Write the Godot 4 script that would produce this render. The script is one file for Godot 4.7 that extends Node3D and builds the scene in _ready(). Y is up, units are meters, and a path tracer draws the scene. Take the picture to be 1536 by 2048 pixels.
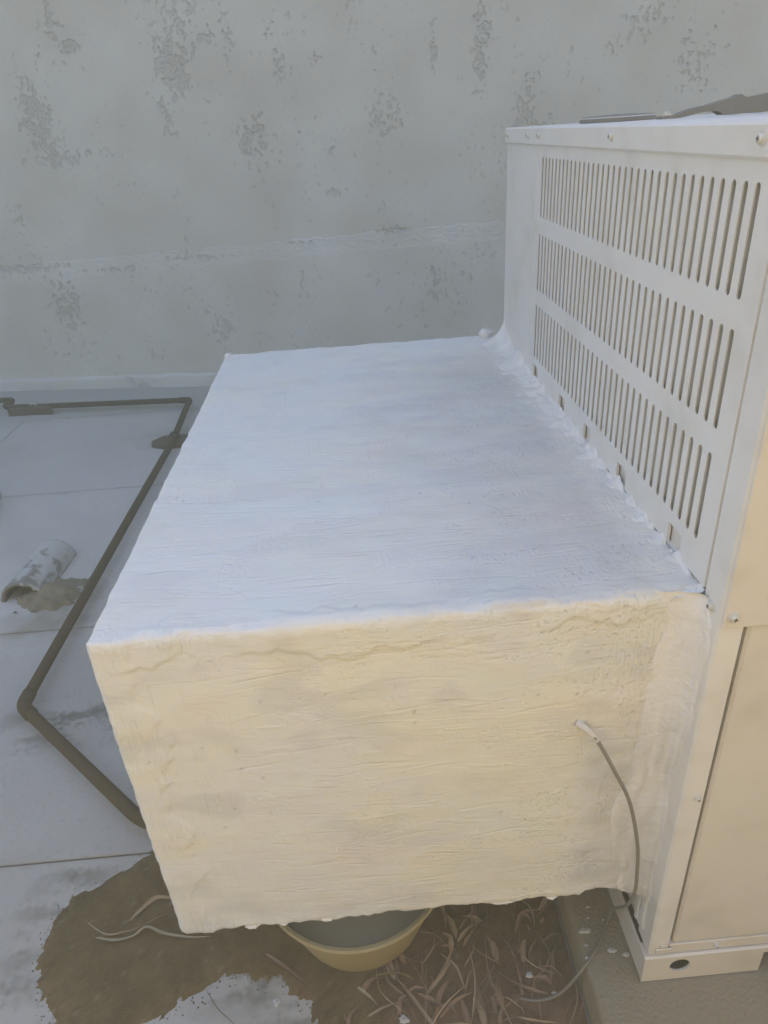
extends Node3D
# Rooftop corner: a packaged cooling unit with a white-coated duct stub in the shade of a peeling plaster wall.

const FLOOR := -0.06
const WALL_O := Vector3(-1.107, -0.06, -3.181)      # a point of the wall's foot
const WALL_A := Vector3(0.98682, 0.0, 0.16183)      # along the wall
const WALL_N := Vector3(-0.16183, 0.0, 0.98682)     # out of the wall
const DW := 0.647
const DY0 := 0.147
const DY1 := 0.66
const DZ0 := -1.105
const DZ1 := -0.041

var M := {}
var taken := {}
var rng := RandomNumberGenerator.new()

func _ready():
	rng.seed = 77
	# ---- camera, sky, sun, air
	var cam := Camera3D.new()
	cam.name = "camera"
	cam.transform = Transform3D(Basis(Vector3.UP, -0.0299) * Basis(Vector3.RIGHT, -0.5008) * Basis(Vector3.BACK, -0.0674), Vector3(-0.3458, 1.1035, 0.5421))
	cam.fov = 72.5
	cam.near = 0.02
	cam.far = 200.0
	add_child(cam)
	cam.current = true
	var env := Environment.new()
	env.background_mode = Environment.BG_SKY
	var sm := ProceduralSkyMaterial.new()
	sm.sky_top_color = Color(0.325, 0.54, 0.84)
	sm.sky_horizon_color = Color(0.80, 0.835, 0.74)
	sm.sky_curve = 0.16
	sm.ground_bottom_color = Color(0.36, 0.33, 0.29)
	sm.ground_horizon_color = Color(0.62, 0.62, 0.60)
	sm.sky_energy_multiplier = 1.0
	var sky := Sky.new()
	sky.sky_material = sm
	env.sky = sky
	env.tonemap_mode = Environment.TONE_MAPPER_LINEAR
	env.tonemap_exposure = 4.7
	env.fog_enabled = true
	env.fog_density = 0.17
	env.fog_light_color = Color(0.97, 0.92, 0.75)
	env.sdfgi_enabled = true
	env.ssao_enabled = true
	env.ssil_enabled = true
	var we := WorldEnvironment.new()
	we.name = "environment"
	we.environment = env
	add_child(we)
	var sun := DirectionalLight3D.new()
	sun.name = "sun"
	sun.light_color = Color(1.0, 0.90, 0.68)
	sun.light_energy = 1.6
	sun.light_angular_distance = 0.5
	sun.shadow_enabled = true
	add_child(sun)
	sun.look_at_from_position(Vector3(0.5, 1.5, -1.0), Vector3.ZERO, Vector3.UP)

	make_materials()
	build_setting()
	build_wall()
	build_opposite_wall()
	build_unit()
	build_duct()
	build_pipe_run()
	build_half_pipes()
	build_litter()
	build_cable()

# ------------------------------------------------------------------ helpers
func numbered(called: String) -> String:
	var n: int = taken.get(called, 0)
	taken[called] = n + 1
	return called if n == 0 else "%s_%03d" % [called, n]

func tag(o: Node, label: String, category: String, group := "") -> void:
	o.set_meta("label", label)
	o.set_meta("category", category)
	if group != "":
		o.set_meta("group", group)

func thing(called: String, label: String, category: String, at := Vector3.ZERO, group := "") -> Node3D:
	var o := Node3D.new()
	o.name = numbered(called)
	add_child(o)
	o.position = at
	tag(o, label, category, group)
	return o

func put(called: String, mesh: Mesh, mat: Material, parent: Node3D = null, at := Vector3.ZERO) -> MeshInstance3D:
	var o := MeshInstance3D.new()
	o.mesh = mesh
	o.material_override = mat
	if parent == null:
		o.name = numbered(called)
		add_child(o)
	else:
		o.name = called
		parent.add_child(o, true)
	o.position = at
	return o

func fn(s: int, freq: float, oct := 3, kind := FastNoiseLite.TYPE_SIMPLEX_SMOOTH) -> FastNoiseLite:
	var n := FastNoiseLite.new()
	n.seed = s
	n.frequency = freq
	n.noise_type = kind
	n.fractal_type = FastNoiseLite.FRACTAL_FBM if oct > 1 else FastNoiseLite.FRACTAL_NONE
	n.fractal_octaves = oct
	return n

func ss(a: float, b: float, x: float) -> float:
	return smoothstep(a, b, x)

func lin(r: float, g: float, b: float) -> Color:
	return Color(r, g, b).linear_to_srgb()

func mat(c: Color, rough := 0.8, metal := 0.0) -> StandardMaterial3D:
	var m := StandardMaterial3D.new()
	m.albedo_color = c.linear_to_srgb()
	m.roughness = rough
	m.metallic = metal
	return m

# a grid of points (rows of equal length) as one indexed smooth mesh
func grid_mesh(p: PackedVector3Array, nu: int, nv: int, uv := PackedVector2Array(), col := PackedColorArray(), flip := false) -> ArrayMesh:
	var nrm := PackedVector3Array()
	nrm.resize(nu * nv)
	for j in nv:
		for i in nu:
			var a := p[j * nu + maxi(i - 1, 0)]
			var b := p[j * nu + mini(i + 1, nu - 1)]
			var c := p[maxi(j - 1, 0) * nu + i]
			var d := p[mini(j + 1, nv - 1) * nu + i]
			var n := (b - a).cross(d - c).normalized()
			nrm[j * nu + i] = -n if flip else n
	var idx := PackedInt32Array()
	idx.resize((nu - 1) * (nv - 1) * 6)
	var k := 0
	for j in nv - 1:
		for i in nu - 1:
			var q := j * nu + i
			if flip:
				idx[k] = q; idx[k + 1] = q + 1; idx[k + 2] = q + nu
				idx[k + 3] = q + 1; idx[k + 4] = q + nu + 1; idx[k + 5] = q + nu
			else:
				idx[k] = q; idx[k + 1] = q + nu; idx[k + 2] = q + 1
				idx[k + 3] = q + 1; idx[k + 4] = q + nu; idx[k + 5] = q + nu + 1
			k += 6
	var a := []
	a.resize(Mesh.ARRAY_MAX)
	a[Mesh.ARRAY_VERTEX] = p
	a[Mesh.ARRAY_NORMAL] = nrm
	if uv.size():
		a[Mesh.ARRAY_TEX_UV] = uv
	if col.size():
		a[Mesh.ARRAY_COLOR] = col
	a[Mesh.ARRAY_INDEX] = idx
	var m := ArrayMesh.new()
	m.add_surface_from_arrays(Mesh.PRIMITIVE_TRIANGLES, a)
	return m

func new_st() -> SurfaceTool:
	var st := SurfaceTool.new()
	st.begin(Mesh.PRIMITIVE_TRIANGLES)
	return st

func tri(st: SurfaceTool, a: Vector3, b: Vector3, c: Vector3, out: Vector3) -> void:
	var n := (c - a).cross(b - a)
	if n.dot(out) < 0.0:
		var t := b; b = c; c = t
		n = -n
	n = n.normalized()
	for q in [a, b, c]:
		st.set_normal(n)
		st.set_uv(Vector2(q.x + q.z * 0.37, q.y + q.z))
		st.add_vertex(q)

func quad(st: SurfaceTool, a: Vector3, b: Vector3, c: Vector3, d: Vector3, out: Vector3) -> void:
	tri(st, a, b, c, out)
	tri(st, a, c, d, out)

# box with chamfered edges
func cbox(st: SurfaceTool, lo: Vector3, hi: Vector3, bev := 0.0015) -> void:
	var c := (lo + hi) * 0.5
	var h := (hi - lo) * 0.5
	bev = minf(bev, minf(h.x, minf(h.y, h.z)) * 0.9)
	for ax in 3:
		var b1 := (ax + 1) % 3
		var b2 := (ax + 2) % 3
		for s in [-1.0, 1.0]:
			var q := []
			for k in [[-1, -1], [1, -1], [1, 1], [-1, 1]]:
				var v := Vector3.ZERO
				v[ax] = s * h[ax]
				v[b1] = k[0] * (h[b1] - bev)
				v[b2] = k[1] * (h[b2] - bev)
				q.append(c + v)
			var o := Vector3.ZERO
			o[ax] = s
			quad(st, q[0], q[1], q[2], q[3], o)
	if bev <= 0.0:
		return
	for ax in 3:
		var b1 := (ax + 1) % 3
		var b2 := (ax + 2) % 3
		for s in [[-1, -1], [1, -1], [1, 1], [-1, 1]]:
			var q := []
			for e in [[-1, 0], [1, 0], [1, 1], [-1, 1]]:
				var v := Vector3.ZERO
				v[ax] = e[0] * (h[ax] - bev)
				v[b1] = s[0] * (h[b1] - (bev if e[1] == 0 else 0.0))
				v[b2] = s[1] * (h[b2] - (0.0 if e[1] == 0 else bev))
				q.append(c + v)
			var o := Vector3.ZERO
			o[b1] = s[0]
			o[b2] = s[1]
			quad(st, q[0], q[1], q[2], q[3], o)
	for sx in [-1, 1]:
		for sy in [-1, 1]:
			for sz in [-1, 1]:
				var s := Vector3(sx, sy, sz)
				tri(st, c + s * (h - Vector3(0, bev, bev)), c + s * (h - Vector3(bev, 0, bev)), c + s * (h - Vector3(bev, bev, 0)), s)

func box_mesh(lo: Vector3, hi: Vector3, bev := 0.0015) -> ArrayMesh:
	var st := new_st()
	cbox(st, lo, hi, bev)
	return st.commit()

# surface of revolution round `axis` from profile points (radius, along)
func lathe(profile: Array, axis: Vector3, at: Vector3, n := 24) -> ArrayMesh:
	var x := axis.cross(Vector3.UP if absf(axis.y) < 0.9 else Vector3.RIGHT).normalized()
	var y := axis.cross(x).normalized()
	var st := new_st()
	for k in profile.size() - 1:
		var a: Vector2 = profile[k]
		var b: Vector2 = profile[k + 1]
		var slope := Vector2(b.y - a.y, -(b.x - a.x)).normalized()
		for i in n:
			var t0 := TAU * i / n
			var t1 := TAU * (i + 1) / n
			var d0 := x * cos(t0) + y * sin(t0)
			var d1 := x * cos(t1) + y * sin(t1)
			var p := [at + d0 * a.x + axis * a.y, at + d1 * a.x + axis * a.y, at + d1 * b.x + axis * b.y, at + d0 * b.x + axis * b.y]
			var nn := [d0 * slope.x + axis * slope.y, d1 * slope.x + axis * slope.y, d1 * slope.x + axis * slope.y, d0 * slope.x + axis * slope.y]
			var face: Vector3 = (p[2] - p[0]).cross(p[1] - p[0]) + (p[3] - p[0]).cross(p[2] - p[0])
			for q in ([0, 1, 2, 0, 2, 3] if face.dot(nn[0] + nn[2]) > 0.0 else [0, 2, 1, 0, 3, 2]):
				st.set_normal(nn[q])
				st.set_uv(Vector2(t0 * 0.1, a.y))
				st.add_vertex(p[q])
	return st.commit()

# tube along a polyline (already smooth), radius may vary
func tube(pts: Array, rad: Array, n := 12) -> ArrayMesh:
	var p := PackedVector3Array()
	var uv := PackedVector2Array()
	var up := Vector3.UP
	var m := pts.size()
	var along := 0.0
	for j in m:
		var a: Vector3 = pts[maxi(j - 1, 0)]
		var b: Vector3 = pts[mini(j + 1, m - 1)]
		var d := (b - a).normalized()
		if absf(d.dot(up)) > 0.95:
			up = Vector3(0.3, 0.1, 0.95).normalized()
		var x := d.cross(up).normalized()
		var y := x.cross(d).normalized()
		up = y
		var r: float = rad[mini(j, rad.size() - 1)]
		if j > 0:
			along += (pts[j] - pts[j - 1]).length()
		for i in n + 1:
			var t := TAU * i / n
			p.append(pts[j] + (x * cos(t) + y * sin(t)) * r)
			uv.append(Vector2(float(i) / n * r * 6.0, along))
	# end caps
	var q := PackedVector3Array()
	var uq := PackedVector2Array()
	for i in n + 1:
		q.append(pts[0]); uq.append(Vector2.ZERO)
	q.append_array(p); uq.append_array(uv)
	for i in n + 1:
		q.append(pts[m - 1]); uq.append(Vector2.ZERO)
	return grid_mesh(q, n + 1, m + 2, uq, PackedColorArray(), true)

func smooth_path(ctrl: Array, per := 8) -> Array:
	var out := []
	var n := ctrl.size()
	for i in n - 1:
		var a: Vector3 = ctrl[maxi(i - 1, 0)]
		var b: Vector3 = ctrl[i]
		var c: Vector3 = ctrl[i + 1]
		var d: Vector3 = ctrl[mini(i + 2, n - 1)]
		for k in per:
			out.append(b.cubic_interpolate(c, a, d, float(k) / per))
	out.append(ctrl[n - 1])
	return out

# polyline with rounded bends
func bent_path(ctrl: Array, r: float) -> Array:
	var out := [ctrl[0]]
	for i in range(1, ctrl.size() - 1):
		var v: Vector3 = ctrl[i]
		var a: Vector3 = (ctrl[i - 1] - v)
		var b: Vector3 = (ctrl[i + 1] - v)
		var ra := minf(r, a.length() * 0.45)
		var rb := minf(r, b.length() * 0.45)
		var pa := v + a.normalized() * ra
		var pb := v + b.normalized() * rb
		for k in 7:
			var t := k / 6.0
			out.append(pa.lerp(v, t).lerp(v.lerp(pb, t), t))
	out.append(ctrl[ctrl.size() - 1])
	return out

# ------------------------------------------------------------------ materials
func noise_bytes(n: FastNoiseLite, w: int, h: int, sw: int, sh: int) -> PackedByteArray:
	var im := n.get_image(sw, sh, false, false, false)
	im.convert(Image.FORMAT_L8)
	if sw != w or sh != h:
		im.resize(w, h, Image.INTERPOLATE_CUBIC)
	return im.get_data()

func height_tex(data: PackedByteArray, w: int, h: int) -> ImageTexture:
	var im := Image.create_from_data(w, h, false, Image.FORMAT_L8, data)
	return ImageTexture.create_from_image(im)

func grain(s: int, freq: float, size := 512) -> NoiseTexture2D:
	var t := NoiseTexture2D.new()
	t.width = size
	t.height = size
	t.seamless = true
	t.noise = fn(s, freq, 4)
	return t

func make_materials() -> void:
	# painted steel of the unit
	var ps := mat(Color(0.78, 0.77, 0.745), 0.42)
	ps.heightmap_enabled = true
	ps.heightmap_scale = 0.012
	ps.heightmap_texture = grain(5, 0.25)
	ps.uv1_triplanar = true
	var dust := NoiseTexture2D.new()
	dust.width = 512
	dust.height = 512
	dust.seamless = true
	dust.noise = fn(6, 0.006, 5)
	var dr := Gradient.new()
	dr.set_color(0, Color(0.93, 0.925, 0.905))
	dr.set_color(1, Color(1, 1, 1))
	dr.add_point(0.45, Color(0.985, 0.98, 0.97))
	dust.color_ramp = dr
	ps.albedo_texture = dust
	ps.uv1_scale = Vector3(2.6, 2.6, 2.6)
	M.steel = ps
	var ps2: StandardMaterial3D = ps.duplicate()
	ps2.albedo_color = Color(0.72, 0.685, 0.625).linear_to_srgb()
	M.steel_beige = ps2
	M.fins = mat(Color(0.56, 0.51, 0.41), 0.6, 0.1)
	M.zinc = mat(Color(0.66, 0.65, 0.61), 0.55, 0.25)
	M.slurry = mat(Color(0.42, 0.37, 0.26), 1.0)
	M.slurry.metallic_specular = 0.0
	M.dark_metal = mat(Color(0.20, 0.195, 0.175), 0.6, 0.1)
	M.black = mat(Color(0.05, 0.045, 0.04), 0.8)
	M.pipe = mat(Color(0.095, 0.074, 0.046), 1.0)
	M.pipe.metallic_specular = 0.15
	M.cable = mat(Color(0.22, 0.205, 0.17), 0.5)
	M.white_drip = mat(Color(0.52, 0.51, 0.46), 0.6)
	M.sleeve = mat(Color(0.66, 0.64, 0.58), 0.6)
	var wood := mat(Color(0.13, 0.098, 0.07), 0.9)
	wood.heightmap_enabled = true
	wood.heightmap_scale = 0.2
	wood.heightmap_texture = grain(8, 0.05)
	wood.uv1_triplanar = true
	wood.uv1_scale = Vector3(7, 7, 7)
	M.block = wood
	M.basin = mat(Color(0.36, 0.295, 0.155), 0.8)
	var pad := mat(Color(0.30, 0.26, 0.185), 1.0)
	pad.metallic_specular = 0.2
	pad.heightmap_enabled = true
	pad.heightmap_scale = 0.15
	pad.heightmap_texture = grain(9, 0.06)
	pad.uv1_triplanar = true
	pad.uv1_scale = Vector3(4, 4, 4)
	M.pad = pad
	var soil := mat(Color.WHITE, 1.0)
	soil.metallic_specular = 0.1
	soil.vertex_color_use_as_albedo = true
	soil.heightmap_enabled = true
	soil.heightmap_scale = 0.2
	soil.heightmap_texture = grain(12, 0.15)
	soil.uv1_triplanar = true
	soil.uv1_scale = Vector3(6, 6, 6)
	M.soil = soil
	var leaf := mat(Color.WHITE, 0.75)
	leaf.vertex_color_use_as_albedo = true
	leaf.cull_mode = BaseMaterial3D.CULL_DISABLED
	M.leaf = leaf
	var screed := mat(Color(0.52, 0.50, 0.44), 0.95)
	screed.heightmap_enabled = true
	screed.heightmap_scale = 0.3
	screed.heightmap_texture = grain(15, 0.04)
	screed.uv1_triplanar = true
	screed.uv1_scale = Vector3(2, 2, 2)
	M.screed = screed
	var far := mat(Color(0.72, 0.60, 0.34), 0.95)
	M.far_wall = far
	M.coat = coat_material()
	var cv := mat(Color.WHITE, 0.5)
	cv.vertex_color_use_as_albedo = true
	cv.heightmap_enabled = true
	cv.heightmap_scale = 0.12
	cv.heightmap_texture = grain(21, 0.03)
	cv.uv1_triplanar = true
	cv.uv1_scale = Vector3(6, 6, 6)
	M.coat_plain = cv
	var hp := mat(Color.WHITE, 0.9)
	hp.vertex_color_use_as_albedo = true
	M.clay = hp
	M.wall = wall_material()
	M.floor = floor_material()

# brushed elastomeric paint: fine bristle lines, ridges where a stroke ended, lumps
func coat_material() -> StandardMaterial3D:
	var w := 1024
	var h := 2048                                   # 0.72 m across, 1.80 m round the duct
	var s1 := noise_bytes(fn(31, 0.22, 3), w, h, 150, h)
	var s2 := noise_bytes(fn(32, 0.10, 3), w, h, 96, 1024)
	var s3 := noise_bytes(fn(33, 0.009, 3), w, h, int(w * 0.55), h)
	var s4 := noise_bytes(fn(34, 0.09, 2), w, h, w, h)
	var v1 := noise_bytes(fn(35, 0.2, 3), w, h, w, 128)
	var reg := noise_bytes(fn(36, 0.02, 2), w, h, 256, 512)
	var out := PackedByteArray()
	out.resize(w * h)
	for y in h:
		var arc := 1.8 * y / h
		var front := arc > 1.06
		for x in w:
			var i := y * w + x
			var u := 0.72 * x / w                    # 0 at the duct's free end
			var side := 0.0
			if front:
				side = maxf(1.0 - absf(u - 0.06) / 0.13, 1.0 - absf(u - 0.6) / 0.09)
			elif u > 0.52:
				side = 0.25
			var m := clampf(side * 1.6 + (reg[i] - 128) / 90.0 - 0.25, 0.0, 1.0)
			var calm := clampf((reg[i] - 112) / 50.0, 0.0, 1.0)
			var st := lerpf((s1[i] - 128) * 0.14 + (s2[i] - 128) * 0.08, (v1[i] - 128) * 0.42, m) * calm
			# overlapping layers of paint, each ending in a low step
			var lay := s3[i] * 0.030 + (s2[i] - 128) * 0.004
			var fl := floorf(lay)
			st += (fl + ss(0.90, 1.0, lay - fl)) * 17.0 - 62.0
			var lump := (s4[i] - 160) * 1.0
			if lump > 0.0 and (reg[i] > 132 or u > 0.5):
				st += lump * (1.2 if u > 0.45 else 0.5)
			out[i] = clampi(int(118.0 + st), 0, 255)
	# brush dabs: bristle furrows inside, paint pushed up along the rims
	var rgd := RandomNumberGenerator.new()
	rgd.seed = 4711
	for k in 260:
		var cu := rgd.randf_range(0, w)
		var cv := rgd.randf_range(560, 1980)
		var up := cv > 1230 and (cu < 260 or cu > 780) and rgd.randf() < 0.75
		var len := int(rgd.randf_range(50, 240))
		var hw := int(rgd.randf_range(9, 26))
		var slope := rgd.randf_range(-0.12, 0.12)
		var br := PackedFloat32Array()
		for o in 2 * hw + 1:
			br.append(rgd.randf_range(-1.0, 1.0) * 9.0)
		for t in len:
			var e := minf(minf(t, len - t) / 14.0, 1.0)
			var bend := slope * t + 6.0 * sin(t * 0.015 + k)
			for o in range(-hw, hw + 1):
				var x := int(cu + (o + bend if up else float(t)))
				var y := int(cv + (float(t) if up else o + bend))
				if x < 0 or x >= w or y < 0 or y >= h:
					continue
				var q := absf(o) / hw
				var add := br[o + hw] + (26.0 if q > 0.88 else 0.0) + (20.0 if t > len - 5 else 0.0)
				var i := y * w + x
				out[i] = clampi(int(lerpf(out[i], 112.0 + add, 0.55 * e * (1.0 if q < 0.9 else 0.7))), 0, 255)
	# single bristle ridges and dragged stroke ends
	var rg2 := RandomNumberGenerator.new()
	rg2.seed = 912
	for k in 950:
		var cu := rg2.randf() * w
		var cv := rg2.randf_range(560, 1980)
		var along_v := cv > 1230 and (cu < 230 or cu > 800) and rg2.randf() < 0.8
		var len := int(rg2.randf_range(20, 190))
		var slope := rg2.randf_range(-0.07, 0.07)
		var amp := rg2.randf_range(6, 44) * (1.0 if rg2.randf() < 0.7 else -0.8)
		var wid := rg2.randf_range(0.7, 1.9)
		for t in len:
			var a := cu + (slope * t if along_v else float(t))
			var b := cv + (float(t) if along_v else slope * t + sin(t * 0.02 + k) * 5.0)
			var f := amp * sin(PI * t / len)
			for o in range(-4, 5):
				var x := int(a) + (o if along_v else 0)
				var y := int(b) + (0 if along_v else o)
				if x >= 0 and x < w and y >= 0 and y < h:
					var g := f * exp(-o * o / (wid * wid))
					out[y * w + x] = clampi(out[y * w + x] + int(g), 0, 255)
	var m := mat(Color.WHITE, 0.5)
	m.vertex_color_use_as_albedo = true
	m.heightmap_enabled = true
	m.heightmap_scale = 0.42
	m.heightmap_texture = height_tex(out, w, h)
	return m

# old painted plaster: flaked pits in vertical runs. u -1.7..2.9 m, v 0..2.76 m
func wall_material() -> StandardMaterial3D:
	var w := 1840
	var h := 1104
	var px := 400.0
	var big := noise_bytes(fn(41, 0.012, 3), w, h, w / 2, h / 3)
	var mid := noise_bytes(fn(42, 0.035, 3), w, h, w, h)
	var fine := noise_bytes(fn(43, 0.13, 3), w, h, w, h)
	var cell := noise_bytes(fn(44, 0.085, 3), w, h, w, int(h * 0.8))
	var soft := noise_bytes(fn(45, 0.006, 2), w, h, w, h)
	var boost := PackedFloat32Array()
	boost.resize(w * h)
	# the flaked places seen in the photograph: u, v, half width, half height, strength
	var spots := [[0.06, 1.45, 0.075, 0.13, 1.0], [-0.01, 1.27, 0.05, 0.13, 0.85], [0.24, 1.55, 0.07, 0.03, 0.8], [-0.62, 1.29, 0.10, 0.17, 0.75], [-0.38, 1.565, 0.06, 0.03, 0.7],
		[0.40, 1.16, 0.12, 0.10, 0.75], [-0.86, 0.90, 0.08, 0.08, 0.7], [-0.58, 1.145, 0.16, 0.05, 0.7], [0.75, 0.918, 0.10, 0.022, 0.85], [0.745, 1.095, 0.035, 0.035, 0.6],
		[1.22, 1.45, 0.025, 0.13, 0.85], [1.42, 1.44, 0.05, 0.18, 0.9], [1.797, 1.375, 0.02, 0.06, 0.8], [1.0, 1.22, 0.09, 0.10, 0.75], [1.975, 1.41, 0.05, 0.05, 0.8],
		[0.385, 0.45, 0.04, 0.10, 0.6], [-0.71, 0.44, 0.10, 0.14, 0.6], [0.324, 1.44, 0.012, 0.05, 0.8], [0.14, 1.63, 0.07, 0.08, 0.6], [0.33, 1.59, 0.04, 0.12, 0.7],
		[2.1, 1.5, 0.12, 0.10, 0.6], [1.62, 1.2, 0.05, 0.12, 0.7], [1.75, 1.1, 0.08, 0.06, 0.55], [2.3, 1.35, 0.12, 0.16, 0.6], [0.9, 0.52, 0.09, 0.06, 0.5], [1.2, 0.5, 0.06, 0.1, 0.5],
		[-0.45, 1.69, 0.02, 0.12, 0.7], [0.72, 1.45, 0.03, 0.05, 0.6], [0.55, 1.42, 0.03, 0.08, 0.55], [-0.05, 0.95, 0.05, 0.04, 0.5], [-0.4, 0.62, 0.25, 0.02, 0.7], [-0.9, 0.64, 0.25, 0.025, 0.8],
		[0.1, 0.66, 0.35, 0.015, 0.7], [1.0, 0.74, 0.14, 0.014, 0.9], [0.55, 0.705, 0.3, 0.012, 0.6], [-0.3, 0.2, 0.1, 0.08, 0.45], [0.1, 0.3, 0.06, 0.06, 0.5]]
	for s in spots:
		var x0 := int((s[0] - s[2] * 1.6 + 1.7) * px)
		var x1 := int((s[0] + s[2] * 1.6 + 1.7) * px)
		var y0 := int((2.76 - s[1] - s[3] * 1.6) * px)
		var y1 := int((2.76 - s[1] + s[3] * 1.6) * px)
		for y in range(maxi(y0, 0), mini(y1, h)):
			for x in range(maxi(x0, 0), mini(x1, w)):
				var du: float = ((x / px - 1.7) - s[0]) / s[2]
				var dv: float = ((2.76 - y / px) - s[1]) / s[3]
				var f: float = s[4] * clampf(1.35 - sqrt(du * du + dv * dv), 0.0, 1.0)
				var i := y * w + x
				boost[i] = maxf(boost[i], f)
	var hm := PackedByteArray()
	hm.resize(w * h)
	var al := PackedByteArray()
	al.resize(w * h * 3)
	for i in w * h:
		var a := (big[i] - 128) / 128.0
		var b := (mid[i] - 128) / 128.0
		var c := (fine[i] - 128) / 128.0
		var d := (cell[i] - 128) / 128.0
		var k := 0.05 + d * 0.88 + c * 0.28 + b * 0.58 + a * 0.5 + boost[i] * 1.0
		var pit := clampf((k - 0.76) * 4.0, 0.0, 1.0)
		var edge := clampf(1.0 - absf(k - 0.78) * 6.0, 0.0, 1.0)
		var hh := 190.0 + b * 7.0 + c * 9.0 + a * 8.0 - pit * (70.0 + c * 110.0) + edge * 10.0
		hm[i] = clampi(int(hh), 0, 255)
		var t := 1.0 + (soft[i] - 128) / 128.0 * 0.05 + c * 0.015 - pit * 0.06 - edge * 0.13
		var g := (soft[i] - 128) / 128.0 * 0.012
		al[i * 3] = clampi(int(231.0 * t * (1.0 - g)), 0, 255)
		al[i * 3 + 1] = clampi(int(229.0 * t), 0, 255)
		al[i * 3 + 2] = clampi(int(220.0 * t * (1.0 + g)), 0, 255)
	var m := mat(Color.WHITE, 0.95)
	var im := Image.create_from_data(w, h, false, Image.FORMAT_RGB8, al)
	m.albedo_texture = ImageTexture.create_from_image(im)
	m.heightmap_enabled = true
	m.heightmap_scale = 1.0
	m.heightmap_texture = height_tex(hm, w, h)
	return m

# white-painted boards: x -3..0.6, z -3.4..0.8, greyed and stained
func floor_material() -> StandardMaterial3D:
	var w := 1080
	var h := 1260
	var soft := noise_bytes(fn(51, 0.006, 3), w, h, w, h)
	var mid := noise_bytes(fn(52, 0.03, 3), w, h, w, h)
	var fine := noise_bytes(fn(53, 0.2, 2), w, h, w, h)
	var strk := noise_bytes(fn(54, 0.05, 3), w, h, w / 4, h)
	# stains: x, z, rx, rz, strength, kind (0 algae, 1 rust brown)
	var stains := [[-1.10, -0.70, 0.13, 0.09, 1.0, 0], [-1.0, -0.69, 0.14, 0.07, 0.8, 0], [-1.28, -1.10, 0.15, 0.09, 0.8, 1], [-1.24, -1.2, 0.1, 0.1, 0.75, 1], [-1.9, -2.9, 0.4, 0.1, 0.7, 0], [-1.15, -2.45, 0.25, 0.12, 0.5, 1], [-1.3, -2.85, 0.6, 0.08, 0.45, 1],
		[-0.92, -0.28, 0.07, 0.07, 0.9, 0], [-0.97, -0.13, 0.05, 0.15, 0.7, 0], [-0.6, -0.09, 0.1, 0.05, 1.0, 0], [-0.5, -0.02, 0.08, 0.08, 0.9, 0], [-0.9, 0.05, 0.06, 0.12, 0.8, 0], [-2.1, -2.4, 0.3, 0.2, 0.3, 1]]
	var al := PackedByteArray()
	al.resize(w * h * 3)
	var hm := PackedByteArray()
	hm.resize(w * h)
	for y in h:
		var z := -3.4 + 4.2 * y / h
		for x in w:
			var i := y * w + x
			var wx := -3.0 + 3.6 * x / w
			var a := (soft[i] - 128) / 128.0
			var b := (mid[i] - 128) / 128.0
			var c := (fine[i] - 128) / 128.0
			var d := (strk[i] - 128) / 128.0
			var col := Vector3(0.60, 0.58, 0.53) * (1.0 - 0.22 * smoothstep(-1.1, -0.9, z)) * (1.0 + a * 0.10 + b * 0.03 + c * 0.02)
			if c > 0.50:
				col *= 0.86
			for zs in [-2.826, -1.955, -1.06, -0.331]:
				var dz0: float = absf(z - zs + b * 0.004)
				if dz0 < 0.05:
					col = col.lerp(Vector3(0.33, 0.30, 0.24), clampf((1.0 - dz0 / (0.008 + 0.03 * maxf(a + d, 0.0))) * 0.55, 0.0, 0.5))
			for s in stains:
				var dx: float = (wx - s[0]) / s[2]
				var dz: float = (z - s[1]) / s[3]
				var rr: float = dx * dx + dz * dz
				if rr < 1.7:
					var f: float = s[4] * clampf(1.25 - sqrt(rr) + b * 0.5, 0.0, 1.0)
					if s[5] == 0:
						f *= clampf(0.35 + d * 2.2 + c * 0.7, 0.0, 1.0)
						col = col.lerp(Vector3(0.17, 0.165, 0.135), f * 0.8)
					else:
						col = col.lerp(Vector3(0.26, 0.225, 0.16), f * 0.8)
			al[i * 3] = clampi(int(pow(col.x, 0.4545) * 255.0), 0, 255)
			al[i * 3 + 1] = clampi(int(pow(col.y, 0.4545) * 255.0), 0, 255)
			al[i * 3 + 2] = clampi(int(pow(col.z, 0.4545) * 255.0), 0, 255)
			hm[i] = clampi(int(128.0 + c * 34.0 + b * 50.0 + d * 44.0), 0, 255)
	var m := mat(Color.WHITE, 0.95)
	m.metallic_specular = 0.25
	m.albedo_texture = ImageTexture.create_from_image(Image.create_from_data(w, h, false, Image.FORMAT_RGB8, al))
	m.heightmap_enabled = true
	m.heightmap_scale = 0.15
	m.heightmap_texture = height_tex(hm, w, h)
	return m

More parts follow.
